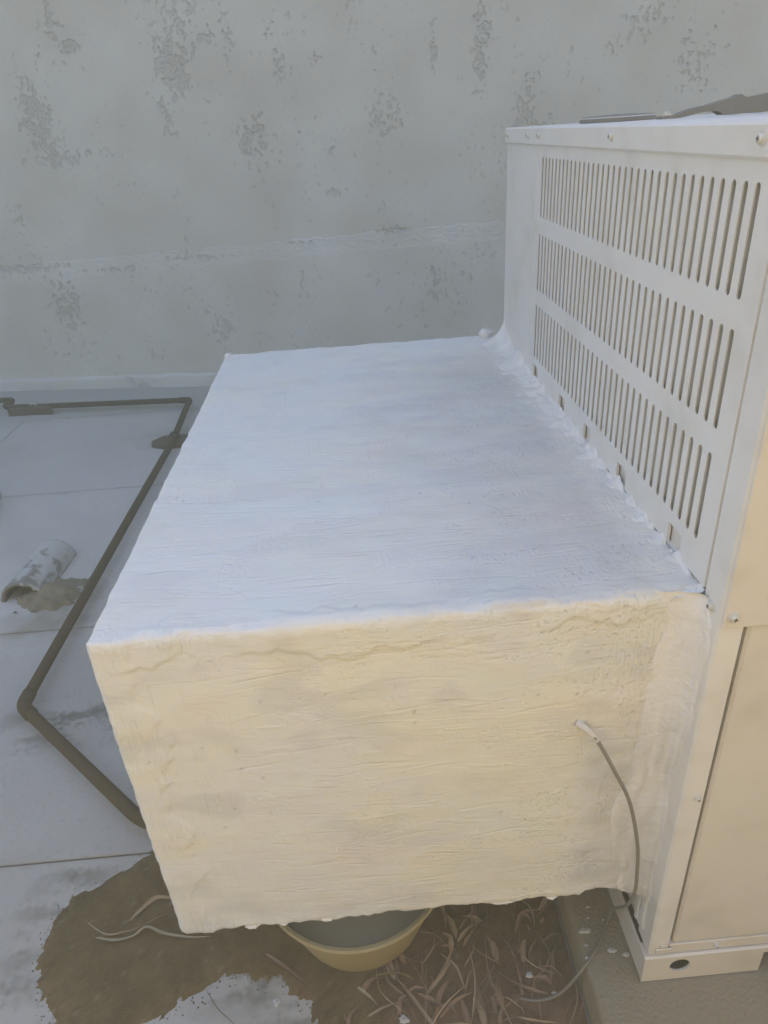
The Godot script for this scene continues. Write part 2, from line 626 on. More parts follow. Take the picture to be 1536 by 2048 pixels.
# ------------------------------------------------------------------ setting
func build_setting() -> void:
	var base := put("roof_floor", box_mesh(Vector3(-5, FLOOR - 0.3, -4.4), Vector3(5, FLOOR - 0.012, 4.2), 0.0), mat(Color(0.45, 0.385, 0.26), 0.95))
	base.set_meta("kind", "structure")
	var zs := [-2.83, -1.955, -1.06, -0.331, 0.50, 1.4]
	var xs := [-4.4, -2.0, 0.4, 2.8]
	for j in zs.size() - 1:
		for i in xs.size() - 1:
			var st := new_st()
			var g := 0.0016
			var lo := Vector3(xs[i] + g, FLOOR - 0.013, zs[j] + g)
			var hi := Vector3(xs[i + 1] - g, FLOOR, zs[j + 1] - g)
			# top with world UVs, sides bevelled
			var bv := 0.002
			var tp := [Vector3(lo.x + bv, hi.y, lo.z + bv), Vector3(hi.x - bv, hi.y, lo.z + bv), Vector3(hi.x - bv, hi.y, hi.z - bv), Vector3(lo.x + bv, hi.y, hi.z - bv)]
			var md := [Vector3(lo.x, hi.y - bv, lo.z), Vector3(hi.x, hi.y - bv, lo.z), Vector3(hi.x, hi.y - bv, hi.z), Vector3(lo.x, hi.y - bv, hi.z)]
			var fl := [Vector3(lo.x, lo.y, lo.z), Vector3(hi.x, lo.y, lo.z), Vector3(hi.x, lo.y, hi.z), Vector3(lo.x, lo.y, hi.z)]
			floor_quad(st, tp[0], tp[1], tp[2], tp[3], Vector3.UP)
			for k in 4:
				var n := (k + 1) % 4
				var o: Vector3 = (md[k] + md[n]) * 0.5 - (lo + hi) * 0.5
				floor_quad(st, tp[k], tp[n], md[n], md[k], o + Vector3.UP)
				floor_quad(st, md[k], md[n], fl[n], fl[k], o)
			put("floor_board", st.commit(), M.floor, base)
	# mortar strip along the wall, uneven
	var nu := 160
	var nv := 14
	var p := PackedVector3Array()
	var nz := fn(61, 3.0, 4)
	for j in nv:
		for i in nu:
			var x := -4.4 + 7.0 * i / (nu - 1)
			var t := float(j) / (nv - 1)
			var z0 := -4.0 + (x + 4.4) * 0.164 + 0.0
			z0 = maxf(z0, -4.2)
			var z1 := -2.826 + nz.get_noise_2d(x * 1.3, 4.0) * 0.02
			var z := lerpf(minf(z0 + 0.2, z1 - 0.02), z1, t)
			var y := FLOOR + 0.008 * (1.0 - pow(t, 6.0) * 1.6) + nz.get_noise_2d(x * 1.5, z * 3.0) * 0.003
			p.append(Vector3(x, y, z))
	var sc := put("mortar_strip", grid_mesh(p, nu, nv, PackedVector2Array(), PackedColorArray(), true), M.screed, base)
	sc.set_meta("label", "rough grey mortar strip along the foot of the wall")
	# pad under the unit
	var pd := put("concrete_pad", pad_mesh(), M.pad)
	pd.set_meta("kind", "structure")

func floor_quad(st: SurfaceTool, a: Vector3, b: Vector3, c: Vector3, d: Vector3, out: Vector3) -> void:
	for t in [[a, b, c], [a, c, d]]:
		var n: Vector3 = (t[2] - t[0]).cross(t[1] - t[0])
		if n.dot(out) < 0.0:
			t = [t[0], t[2], t[1]]
			n = -n
		for q in t:
			st.set_normal(n.normalized())
			st.set_uv(Vector2((q.x + 3.0) / 3.6, (q.z + 3.4) / 4.2))
			st.add_vertex(q)

func pad_mesh() -> ArrayMesh:
	# profile across the left edge, swept along z; the edge wanders a little
	var nz := fn(63, 5.0, 3)
	var prof := [Vector2(-0.079, FLOOR - 0.02), Vector2(-0.078, -0.045), Vector2(-0.077, -0.010), Vector2(-0.073, -0.003), Vector2(-0.066, -0.0005), Vector2(-0.03, 0.0), Vector2(0.1, 0.0), Vector2(0.5, 0.0), Vector2(1.2, 0.0)]
	var nv := 90
	var p := PackedVector3Array()
	for j in nv:
		var z := -1.25 + 2.2 * j / (nv - 1)
		for k in prof.size():
			var q: Vector2 = prof[k]
			var e := nz.get_noise_2d(z * 2.0, k * 0.1) * (0.004 if k < 6 else 0.0)
			p.append(Vector3(q.x + e, q.y + (nz.get_noise_2d(z * 4.0, q.x * 9.0) * 0.0012 if k > 2 and k < 8 else 0.0) - (0.0015 if k > 3 else 0.0), z))
	return grid_mesh(p, prof.size(), nv, PackedVector2Array(), PackedColorArray(), true)

func wpt(u: float, v: float, d: float) -> Vector3:
	return WALL_O + WALL_A * u + WALL_N * d + Vector3(0, v, 0)

func band_v(u: float) -> float:
	return 0.655 + (u + 1.033) * 0.0408

func wuv(u: float, v: float) -> Vector2:
	return Vector2((u + 1.7) / 4.6, (2.76 - v) / 2.76)

func build_wall() -> void:
	var top := 5.36
	var wl := thing("plaster_wall", "tall pale grey plaster wall with flaking pits behind the duct and the unit", "wall", WALL_O)
	var nz := fn(71, 1.2, 4)
	var nb := fn(72, 9.0, 3)
	var off := -WALL_O
	# upper face, slightly uneven
	var nu := 240
	var nv := 90
	var p := PackedVector3Array()
	var uv := PackedVector2Array()
	for j in nv:
		for i in nu:
			var u := -3.0 + 7.0 * i / (nu - 1)
			var v0 := band_v(u) - 0.06
			var v := v0 + (top - v0) * pow(float(j) / (nv - 1), 1.3)
			var d := nz.get_noise_2d(u, v) * 0.006 + nb.get_noise_2d(u, v) * 0.0012
			p.append(wpt(u, v, d) + off)
			uv.append(wuv(u, v))
	put("upper_plaster", grid_mesh(p, nu, nv, uv), M.wall, wl)
	# thicker lower plaster: rises to a worn sloping shoulder
	p = PackedVector3Array()
	uv = PackedVector2Array()
	nu = 420
	nv = 60
	for j in nv:
		for i in nu:
			var u := -3.0 + 7.0 * i / (nu - 1)
			var t := float(j) / (nv - 1)
			var vt := band_v(u) + nb.get_noise_2d(u * 1.5, 3.0) * 0.012
			var v := 0.0
			var d := 0.016
			if t < 0.6:
				v = lerpf(0.0, vt - 0.085, t / 0.6)
			else:
				var s := (t - 0.6) / 0.4
				v = lerpf(vt - 0.085, vt, s)
				d = 0.016 - 0.014 * s
				d += nb.get_noise_2d(u * 3.0, v * 6.0) * 0.004 * s * (1.0 - s) * 3.0
				if s > 0.99:
					d = -0.012
			d += nz.get_noise_2d(u + 7.0, v) * 0.005 + nb.get_noise_2d(u, v + 5.0) * 0.0012
			p.append(wpt(u, v, d) + off)
			uv.append(wuv(u, v))
	put("lower_plaster", grid_mesh(p, nu, nv, uv), M.wall, wl)
	# low mortar skirting
	p = PackedVector3Array()
	uv = PackedVector2Array()
	nu = 300
	var prof := [[0.0, 0.052], [0.012, 0.049], [0.03, 0.046], [0.048, 0.043], [0.058, 0.038], [0.062, 0.030], [0.064, 0.012]]
	for j in prof.size():
		for i in nu:
			var u := -3.0 + 7.0 * i / (nu - 1)
			var h := nb.get_noise_2d(u * 0.8, 1.0) * 0.006 + (u + 1.2) * 0.008
			var v: float = prof[j][0] + h * (1.0 if j > 0 else 0.0) + nb.get_noise_2d(u * 4.0, j * 3.0) * 0.0016
			var d: float = prof[j][1] + nb.get_noise_2d(u * 2.0, 9.0 + j) * 0.003
			p.append(wpt(u, v, d) + off)
			uv.append(Vector2((u + 1.7) / 4.6, (1.2 - v) / 2.76))
	put("skirting", grid_mesh(p, nu, prof.size(), uv), M.wall, wl)
	# the wall's body and its capping
	var core := new_st()
	cbox(core, Vector3(-3.0, -0.05, -0.25), Vector3(4.0, top, -0.02), 0.0)
	var c := put("wall_core", core.commit(), mat(Color(0.45, 0.45, 0.44), 0.95), wl)
	c.transform = Transform3D(Basis(WALL_A, Vector3.UP, WALL_N), Vector3.ZERO)
	var cp := put("coping", box_mesh(Vector3(-3.02, top + 0.001, -0.29), Vector3(4.02, top + 0.07, 0.05), 0.01), M.screed, wl)
	cp.transform = c.transform

func build_opposite_wall() -> void:
	var wl := thing("facing_wall", "sunlit sandy rendered parapet across the roof behind the viewer", "wall", Vector3(0, FLOOR, 3.4))
	put("wall_body", box_mesh(Vector3(-5, 0, 0), Vector3(5, 2.8, 0.25), 0.01), M.far_wall, wl)
	put("coping", box_mesh(Vector3(-5.05, 2.802, -0.05), Vector3(5.05, 2.88, 0.3), 0.012), M.screed, wl)

# ------------------------------------------------------------------ the cooling unit
func screw(parent: Node3D, at: Vector3, axis: Vector3, r := 0.0055) -> void:
	var st := lathe([Vector2(r * 1.45, 0.0), Vector2(r * 1.42, 0.0012), Vector2(r * 0.95, 0.0016), Vector2(r * 0.92, 0.0036), Vector2(r * 0.7, 0.0046), Vector2(0.0003, 0.0049)], axis, Vector3.ZERO, 14)
	var s := put("screw", st, M.zinc, parent, at)
	var x := axis.cross(Vector3(0.2, 1, 0.3)).normalized()
	var y := axis.cross(x).normalized()
	var c := new_st()
	for d in [[x, y], [y, x]]:
		var a: Vector3 = d[0] * r * 0.55
		var b: Vector3 = d[1] * r * 0.12
		quad(c, axis * 0.0051 + a + b, axis * 0.0051 + a - b, axis * 0.0051 - a - b, axis * 0.0051 - a + b, axis)
		axis *= 1.01
	put("cross_slot", c.commit(), M.black, s)

# sheet of the louvre side lying in x = 0, seen from -x, with real openings
func louvre_panel() -> ArrayMesh:
	var st := new_st()
	var z0 := -0.788
	var z1 := -0.040
	var o := Vector3.LEFT
	var rows := [[1.0468, 0.9517], [0.9255, 0.8287], [0.803, 0.7045]]
	var ztop := 1.066
	var first := -0.754
	var pitch := 0.02
	var n := 35
	var r := 0.0041
	var zl := first - pitch * 0.5
	var zr := first + pitch * (n - 0.5)
	var rect := func(za, zb, ya, yb):
		quad(st, Vector3(0, ya, za), Vector3(0, ya, zb), Vector3(0, yb, zb), Vector3(0, yb, za), o)
	var y := ztop
	for row in rows:
		var a: float = row[0] + 0.003
		var b: float = row[1] - 0.003
		rect.call(z0, z1, a, y)
		rect.call(z0, zl, b, a)
		rect.call(zr, z1, b, a)
		y = b
		for k in n:
			var zc := first + pitch * k
			var hp := []                                   # hole outline, counted round
			var op := []
			var m := 8
			for q in m + 1:
				var t := PI * q / m
				hp.append(Vector3(0, row[0] - r + sin(t) * r, zc + cos(t) * r))
			for q in m + 1:
				var t := PI + PI * q / m
				hp.append(Vector3(0, row[1] + r + sin(t) * r, zc + cos(t) * r))
			var zr2 := zc + pitch * 0.5
			var zl2 := zc - pitch * 0.5
			for q in m + 1:
				var t := float(q) / m
				op.append(Vector3(0, a, lerpf(zr2, zl2, t)))
			for q in m + 1:
				var t := float(q) / m
				op.append(Vector3(0, b, lerpf(zl2, zr2, t)))
			var c := hp.size()
			for q in c:
				var e := (q + 1) % c
				quad(st, hp[q], hp[e], op[e], op[q], o)
				var mid := Vector3(0, (row[0] + row[1]) * 0.5, zc)
				var inw: Vector3 = mid - (hp[q] + hp[e]) * 0.5
				var dp := Vector3(0.0013, 0, 0)
				quad(st, hp[q], hp[e], hp[e] + dp, hp[q] + dp, inw)
	# bottom strip with the square notches
	var tabs := [-0.742, -0.565, -0.43, -0.285, -0.118]
	var yb := 0.664
	var yt := 0.690
	rect.call(z0, z1, yt, y)
	var z := z0
	for t in tabs:
		rect.call(z, t - 0.017, yb, yt)
		var q := [Vector3(0, yb, t - 0.017), Vector3(0, yt, t - 0.017), Vector3(0, yt, t + 0.017), Vector3(0, yb, t + 0.017)]
		for i in 3:
			quad(st, q[i], q[i + 1], q[i + 1] + Vector3(0.004, 0, 0), q[i] + Vector3(0.004, 0, 0), Vector3(0, yb, t) - (q[i] + q[i + 1]) * 0.5)
		z = t + 0.017
	rect.call(z, z1, yb, yt)
	quad(st, Vector3(0, yb, z0), Vector3(0, yb, z1), Vector3(0.012, yb, z1), Vector3(0.012, yb, z0), Vector3.DOWN)
	quad(st, Vector3(0, yb, z0), Vector3(0, ztop, z0), Vector3(0.012, ztop, z0), Vector3(0.012, yb, z0), Vector3(0, 0, -1))
	quad(st, Vector3(0, yb, z1), Vector3(0, ztop, z1), Vector3(0.012, ztop, z1), Vector3(0.012, yb, z1), Vector3(0, 0, 1))
	return st.commit()

func build_unit() -> void:
	var u := thing("rooftop_cooling_unit", "large off-white rooftop cooling unit with slotted side panel on the right", "cooling unit")
	put("louvre_panel", louvre_panel(), M.steel, u)
	# lining seen through the slots
	put("inner_liner", box_mesh(Vector3(0.009, 0.62, -0.786), Vector3(0.027, 1.06, -0.042), 0.0), M.fins, u)
	# rear corner panel, front corner post, lower side panel
	put("rear_corner_panel", box_mesh(Vector3(0.0, 0.06, -1.03), Vector3(0.03, 1.066, -0.7915), 0.002), M.steel, u)
	put("lower_side_panel", box_mesh(Vector3(0.006, 0.06, -0.7905), Vector3(0.02, 0.70, -0.0405), 0.001), M.steel_beige, u)
	var post := new_st()
	cbox(post, Vector3(0.0, 0.06, -0.0385), Vector3(0.0285, 1.066, 0.0), 0.0028)
	put("corner_post", post.commit(), M.steel, u)
	put("back_panel", box_mesh(Vector3(0.031, 0.06, -1.029), Vector3(1.3, 1.066, -1.01), 0.001), M.steel, u)
	put("far_side_panel", box_mesh(Vector3(1.28, 0.06, -1.009), Vector3(1.3, 1.066, -0.03), 0.001), M.steel, u)
	# front: upper cover stands proud, door below it is set back behind a groove
	var uf := put("upper_front_cover", box_mesh(Vector3(0.0012, 0.643, 0.0004), Vector3(1.3, 1.066, 0.0045), 0.0015), M.steel_beige, u)
	put("access_hatch", box_mesh(Vector3(0.041, 0.676, 0.0047), Vector3(0.21, 0.83, 0.0062), 0.001), M.steel_beige, uf)
	put("door_panel", box_mesh(Vector3(0.0335, 0.082, -0.03), Vector3(1.3, 0.6415, -0.0018), 0.003), M.steel_beige, u)
	put("door_gasket", box_mesh(Vector3(0.0287, 0.07, -0.03), Vector3(0.0333, 0.6415, -0.0095), 0.0), M.black, u)
	put("front_sill", box_mesh(Vector3(0.0287, 0.0605, -0.03), Vector3(1.3, 0.0805, -0.0008), 0.001), M.steel_beige, u)
	# latch tab at the foot of the post
	var lt := new_st()
	cbox(lt, Vector3(0.008, 0.066, 0.0002), Vector3(0.033, 0.077, 0.0026), 0.001)
	cbox(lt, Vector3(0.014, 0.079, 0.0002), Vector3(0.022, 0.086, 0.0022), 0.001)
	put("latch_tab", lt.commit(), M.steel_beige, u)
	# base rail with round hole and lifting slot
	put("base_rail", rail_mesh(), M.steel_beige, u)
	put("base_floor", box_mesh(Vector3(0.01, 0.045, -1.02), Vector3(1.29, 0.055, -0.012), 0.0), M.steel_beige, u)
	put("side_rail", box_mesh(Vector3(-0.004, 0.0005, -1.03), Vector3(-0.001, 0.056, -0.0005), 0.001), M.steel_beige, u)
	# top cover with a turned-down lip
	var cap := put("top_cover", box_mesh(Vector3(-0.0045, 1.0637, -1.036), Vector3(1.305, 1.0909, 0.008), 0.0022), M.steel, u)
	cap.position = Vector3.ZERO
	for z in [-1.005, -0.842, -0.768, -0.418, -0.071]:
		screw(u, Vector3(-0.0045, 1.079, z), Vector3.LEFT, 0.0042)
	screw(u, Vector3(0.0, 0.656, -0.0185), Vector3.LEFT, 0.0045)
	screw(u, Vector3(0.0105, 0.6575, 0.0045), Vector3.BACK, 0.0045)
	screw(u, Vector3(0.019, 0.387, 0.0), Vector3.BACK, 0.0032)
	screw(u, Vector3(0.096, 0.0715, -0.0008), Vector3.BACK, 0.0032)
	# fan hub plate just above the cover
	var ring := lathe([Vector2(0.062, 0.0), Vector2(0.064, 0.001), Vector2(0.0635, 0.0075), Vector2(0.060, 0.0092), Vector2(0.056, 0.0096), Vector2(0.02, 0.0108), Vector2(0.0, 0.011)], Vector3.UP, Vector3.ZERO, 40)
	put("fan_rim", ring, M.dark_metal, u, Vector3(0.146, 1.0909, -0.822))
	put("fan_rim_edge", lathe([Vector2(0.0638, 0.0062), Vector2(0.0646, 0.0070), Vector2(0.0638, 0.0078)], Vector3.UP, Vector3.ZERO, 40), M.zinc, u, Vector3(0.146, 1.0909, -0.822))
	# guard arm: bolted foot, rising bent strap with a torn edge
	var arm := put("guard_arm", arm_mesh(), M.dark_metal, u)
	put("arm_bolt", lathe([Vector2(0.007, 0), Vector2(0.007, 0.002), Vector2(0.005, 0.0025), Vector2(0.005, 0.006), Vector2(0.0, 0.0066)], Vector3.UP, Vector3.ZERO, 6), M.zinc, arm, Vector3(0.152, 1.0952, -0.63))

func arm_mesh() -> ArrayMesh:
	# upper and lower edge of the strap, seen from the duct's side, then given depth
	var up := [[0.140, 0.0042], [0.150, 0.0045], [0.163, 0.0048], [0.170, 0.0085], [0.185, 0.0120], [0.205, 0.0150], [0.224, 0.0195], [0.240, 0.0225], [0.247, 0.0262], [0.255, 0.0215], [0.275, 0.0235], [0.300, 0.0265], [0.36, 0.040], [0.45, 0.046]]
	var lo := [[0.140, 0.0005], [0.150, 0.0005], [0.163, 0.0005], [0.172, 0.0016], [0.188, 0.0050], [0.206, 0.0072], [0.218, 0.0062], [0.226, 0.0012], [0.240, 0.0006], [0.256, 0.0014], [0.275, 0.0008], [0.300, 0.0022], [0.36, 0.012], [0.45, 0.020]]
	var st := new_st()
	var dz := 0.011
	for k in up.size() - 1:
		var s0 := -0.63 + k * 0.002
		var s1 := -0.63 + (k + 1) * 0.002
		var a := Vector3(up[k][0], 1.0912 + up[k][1], s0)
		var b := Vector3(up[k + 1][0], 1.0912 + up[k + 1][1], s1)
		var c := Vector3(lo[k + 1][0], 1.0912 + lo[k + 1][1], s1)
		var d := Vector3(lo[k][0], 1.0912 + lo[k][1], s0)
		var f := Vector3(0, 0, dz)
		quad(st, a + f, b + f, c + f, d + f, Vector3.BACK)
		quad(st, a - f, b - f, c - f, d - f, Vector3.FORWARD)
		quad(st, a + f, b + f, b - f, a - f, Vector3.UP)
		quad(st, d + f, c + f, c - f, d - f, Vector3.DOWN)
		if k == 0:
			quad(st, a + f, a - f, d - f, d + f, Vector3.LEFT)
	return st.commit()

func rail_mesh() -> ArrayMesh:
	var st := new_st()
	var z := 0.003
	var o := Vector3.BACK
	var y0 := 0.0005
	var y1 := 0.0562
	var c := Vector2(0.048, 0.034)
	var r := 0.0145
	var x0 := -0.0045
	var ca := 0.016
	var cb := 0.080
	quad(st, Vector3(x0, y0, z), Vector3(ca, y0, z), Vector3(ca, y1, z), Vector3(x0, y1, z), o)
	# cell with the round hole
	var angs := []
	for k in 32:
		angs.append(TAU * k / 32.0)
	for q in [Vector2(ca, y0), Vector2(cb, y0), Vector2(cb, y1), Vector2(ca, y1)]:
		angs.append(fposmod((q - c).angle(), TAU))
	angs.sort()
	for k in angs.size():
		var p := []
		for e in [k, (k + 1) % angs.size()]:
			var t: float = angs[e]
			var d := Vector2(cos(t), sin(t))
			var s := 1e9
			if absf(d.x) > 1e-6:
				s = minf(s, ((cb if d.x > 0 else ca) - c.x) / d.x)
			if absf(d.y) > 1e-6:
				s = minf(s, ((y1 if d.y > 0 else y0) - c.y) / d.y)
			p.append(c + d * r)
			p.append(c + d * s)
		quad(st, Vector3(p[0].x, p[0].y, z), Vector3(p[1].x, p[1].y, z), Vector3(p[3].x, p[3].y, z), Vector3(p[2].x, p[2].y, z), o)
		var inw := Vector3(c.x - p[0].x, c.y - p[0].y, 0)
		quad(st, Vector3(p[0].x, p[0].y, z), Vector3(p[2].x, p[2].y, z), Vector3(p[2].x, p[2].y, z - 0.003), Vector3(p[0].x, p[0].y, z - 0.003), inw)
	# up to the lifting slot, the lintel above it, and on
	var sa := 0.168
	var sb := 0.30
	quad(st, Vector3(cb, y0, z), Vector3(sa, y0, z), Vector3(sa, y1, z), Vector3(cb, y1, z), o)
	quad(st, Vector3(sa, 0.046, z), Vector3(sb, 0.046, z), Vector3(sb, y1, z), Vector3(sa, y1, z), o)
	quad(st, Vector3(sb, y0, z), Vector3(1.3, y0, z), Vector3(1.3, y1, z), Vector3(sb, y1, z), o)
	quad(st, Vector3(sa, y0, z), Vector3(sa, 0.046, z), Vector3(sa, 0.046, z - 0.004), Vector3(sa, y0, z - 0.004), Vector3.RIGHT)
	# top flange, bottom edge, left end
	quad(st, Vector3(x0, y1, z), Vector3(1.3, y1, z), Vector3(1.3, y1 + 0.002, z - 0.003), Vector3(x0, y1 + 0.002, z - 0.003), Vector3(0, 1, 1))
	quad(st, Vector3(x0, y1 + 0.002, z - 0.003), Vector3(1.3, y1 + 0.002, z - 0.003), Vector3(1.3, y1 + 0.002, -0.02), Vector3(x0, y1 + 0.002, -0.02), Vector3.UP)
	quad(st, Vector3(x0, y0, z), Vector3(x0, y1, z), Vector3(x0, y1, 0.0), Vector3(x0, y0, 0.0), Vector3.LEFT)
	return st.commit()

# ------------------------------------------------------------------ the coated duct
var nA: FastNoiseLite
var nB: FastNoiseLite
var nC: FastNoiseLite
var nD: FastNoiseLite

func build_duct() -> void:
	nA = fn(81, 7.0, 3)
	nB = fn(82, 40.0, 3)
	nC = fn(83, 16.0, 2)
	nD = fn(84, 110.0, 2)
	var d := thing("air_duct", "square air duct thickly brushed with white coating, joined to the unit's side", "duct")
	# outline of the duct in (z, y), from under the front edge over the top to the back
	var r := 0.012
	var zy := PackedVector2Array()      # walked from the back bottom up, over, down the front
	var steps := [[Vector2(DZ0, DY0), Vector2(DZ0, DY1), 24], [Vector2(DZ0, DY1), Vector2(DZ1, DY1), 250], [Vector2(DZ1, DY1), Vector2(DZ1, DY0), 150], [Vector2(DZ1, DY0), Vector2(DZ0, DY0), 30]]
	var nrm := PackedVector2Array()
	var outn := [Vector2(-1, 0), Vector2(0, 1), Vector2(1, 0), Vector2(0, -1)]
	for k in 4:
		var a: Vector2 = steps[k][0]
		var b: Vector2 = steps[k][1]
		var dir := (b - a).normalized()
		var n: int = steps[k][2]
		for i in n:
			zy.append((a + dir * r).lerp(b - dir * r, float(i) / (n - 1)))
			nrm.append(outn[k])
		# rounded corner
		var c: Vector2 = b - dir * r - outn[k] * r
		var nx: Vector2 = outn[(k + 1) % 4]
		for i in range(1, 6):
			var t := PI * 0.5 * i / 6.0
			var q: Vector2 = outn[k] * cos(t) + nx * sin(t)
			zy.append(c + q * r)
			nrm.append(q)
	var nv := zy.size()
	var nu := 190
	var p := PackedVector3Array()
	var uv := PackedVector2Array()
	var col := PackedColorArray()
	var arc := -0.5
	var cz := (DZ0 + DZ1) * 0.5
	var cy := (DY0 + DY1) * 0.5
	for j in nv:
		if j > 0:
			arc += (zy[j] - zy[j - 1]).length()
		var nn := nrm[j]
		for i in nu:
			var s := float(i) / (nu - 1)
			var x := -DW + (DW + 0.004) * s
			if i < 8:
				x = -DW + r * (1.0 - cos(PI * 0.5 * i / 8.0))
			var q := zy[j]
			var e := x + DW
			var n3 := Vector3(0, nn.y, nn.x)
			if e < r:
				var ins := r - sqrt(maxf(r * r - (r - e) * (r - e), 0.0))
				q -= nn * ins
				n3 = Vector3(-(1.0 - e / r), nn.y * (e / r + 0.05), nn.x * (e / r + 0.05)).normalized()
			var at := Vector3(x, q.y, q.x)
			at += n3 * coat_height(at, nn)
			at = edge_shape(at, nn)
			p.append(at)
			uv.append(Vector2(clampf((x + DW + 0.04) / 0.72, 0, 1), clampf(arc / 1.8, 0.0, 1.0)))
			col.append(coat_color(at, nn))
	put("coating", grid_mesh(p, nu, nv, uv, col), M.coat, d)
	# closed end, lapped by the coating
	var en := PackedVector3Array()
	var ec := PackedColorArray()
	var m := 46
	for j in m:
		for i in m:
			var z := lerpf(DZ0 + r * 1.5, DZ1 - r * 1.5, float(i) / (m - 1))
			var y := lerpf(DY0 + r * 1.5, DY1 - r * 1.5, float(j) / (m - 1))
			var ed := minf(minf(z - DZ0, DZ1 - z), minf(y - DY0, DY1 - y))
			en.append(Vector3(-DW + 0.0004 - nB.get_noise_2d(y, z) * 0.001 + (0.004 if ed < r * 1.6 else 0.0), y, z))
			ec.append(Color(0.78, 0.77, 0.74))
	put("end_cap", grid_mesh(en, m, m, PackedVector2Array(), ec), M.coat_plain, d)
	put("top_fillet", top_fillet(), M.coat_plain, d)
	put("side_fillet", side_fillet(), M.coat_plain, d)
	# blobs and drips hanging from the bottom edge and lumps on the corners
	for b in [[-0.548, 0.1485, 0.010, 0.004], [-0.505, 0.1485, 0.006, 0.003], [-0.445, 0.149, 0.011, 0.0045], [-0.20, 0.149, 0.018, 0.004], [-0.13, 0.149, 0.007, 0.003], [-0.018, 0.150, 0.010, 0.008]]:
		drip(d, Vector3(b[0], b[1], DZ1 - 0.004), Vector3(b[2], b[3], 0.005))
	drip(d, Vector3(-0.028, DY1 + 0.004, DZ0 + 0.014), Vector3(0.016, 0.013, 0.012))
	drip(d, Vector3(-DW + 0.010, DY1 - 0.002, DZ0 + 0.012), Vector3(0.009, 0.006, 0.010))

func drip(parent: Node3D, at: Vector3, r: Vector3) -> void:
	var p := PackedVector3Array()
	var c := PackedColorArray()
	var k := at.x * 91.0
	for j in 11:
		var th := PI * j / 10.0
		for i in 17:
			var ph := TAU * (i % 16) / 16.0
			var v := Vector3(sin(th) * cos(ph), cos(th), sin(th) * sin(ph))
			p.append(v * r * (1.0 + nA.get_noise_3d(v.x * 0.25 + k, v.y * 0.25, v.z * 0.25) * 0.5))
			c.append(Color(0.80, 0.79, 0.75))
	put("coating_drip", grid_mesh(p, 17, 11, PackedVector2Array(), c), M.coat_plain, parent, at)

# thickness of the paint above the sheet metal
func coat_height(q: Vector3, nn: Vector2) -> float:
	var h := nA.get_noise_3dv(q) * 0.0013 + nC.get_noise_3d(q.x * 0.35, q.y, q.z) * 0.0008
	var st := nB.get_noise_3d(q.x * 0.12, q.y * 1.5, q.z * 1.5) * 0.00015
	var right := ss(-0.22, -0.04, q.x)
	st += right * nB.get_noise_3dv(q * 0.8) * 0.0016
	# lumpy rims along the arrises
	var ey := minf(absf(q.y - DY1), absf(q.y - DY0))
	var ez := minf(absf(q.z - DZ1), absf(q.z - DZ0))
	var e := maxf(ey, ez)
	if absf(nn.x) > 0.5:
		e = ey
	else:
		e = ez
	h += (1.0 - ss(0.0, 0.024, e)) * (0.0012 + nB.get_noise_3d(q.x * 0.45, q.y * 0.8, q.z * 0.8) * 0.0030 + nD.get_noise_3d(q.x * 0.6, q.y * 0.8, q.z * 0.8) * 0.0014)
	h += (1.0 - ss(0.0, 0.025, q.x + DW)) * nB.get_noise_3dv(q * 0.7) * 0.002
	if nn.x > 0.5:
		var lip := DY1 - 0.020 - 0.030 * clampf(nA.get_noise_2d(q.x * 1.2, 1.0) + 0.4, 0.0, 1.0) - nB.get_noise_2d(q.x * 0.8, 6.0) * 0.006
		h += 0.0030 * ss(lip - 0.002, lip + 0.003, q.y) * ss(-0.25, 0.25, nC.get_noise_2d(q.x * 0.4, 40.0)) * ss(-DW, -DW + 0.05, q.x)
		var lft := -DW + 0.045 + nA.get_noise_2d(q.y * 1.5, 8.0) * 0.03 + nB.get_noise_2d(q.y * 0.6, 3.0) * 0.008
		h += 0.0020 * (1.0 - ss(lft - 0.003, lft + 0.002, q.x))
	elif nn.y > 0.5:
		var lip := DZ1 - 0.022 + nA.get_noise_2d(q.x * 1.6, 21.0) * 0.02 + nB.get_noise_2d(q.x * 0.6, 16.0) * 0.005
		h += 0.0026 * ss(lip - 0.002, lip + 0.003, q.z) * ss(-0.3, 0.2, nC.get_noise_2d(q.x * 0.4, 60.0)) * ss(-DW, -DW + 0.05, q.x)
	return h + st

func edge_shape(q: Vector3, _nn: Vector2) -> Vector3:
	# the sheet sags slightly, the front's lower right corner is cut back, paint ends raggedly below
	if q.y > DY1 - 0.02:
		var a := (q.x + DW) / DW
		var b := (q.z - DZ0) / (DZ1 - DZ0)
		q.y -= 0.005 * sin(PI * clampf(a, 0, 1)) * sin(PI * clampf(b, 0, 1))
	if q.y < DY0 + 0.03 and q.z > DZ1 - 0.03:
		var f := 1.0 - ss(DY0, DY0 + 0.03, q.y)
		q.y += f * nB.get_noise_2d(q.x * 0.7, 2.0) * 0.004
		q.y += f * 0.010 * ss(-0.092, -0.086, q.x) * (1.0 - ss(-0.045, -0.03, q.x))
	return q

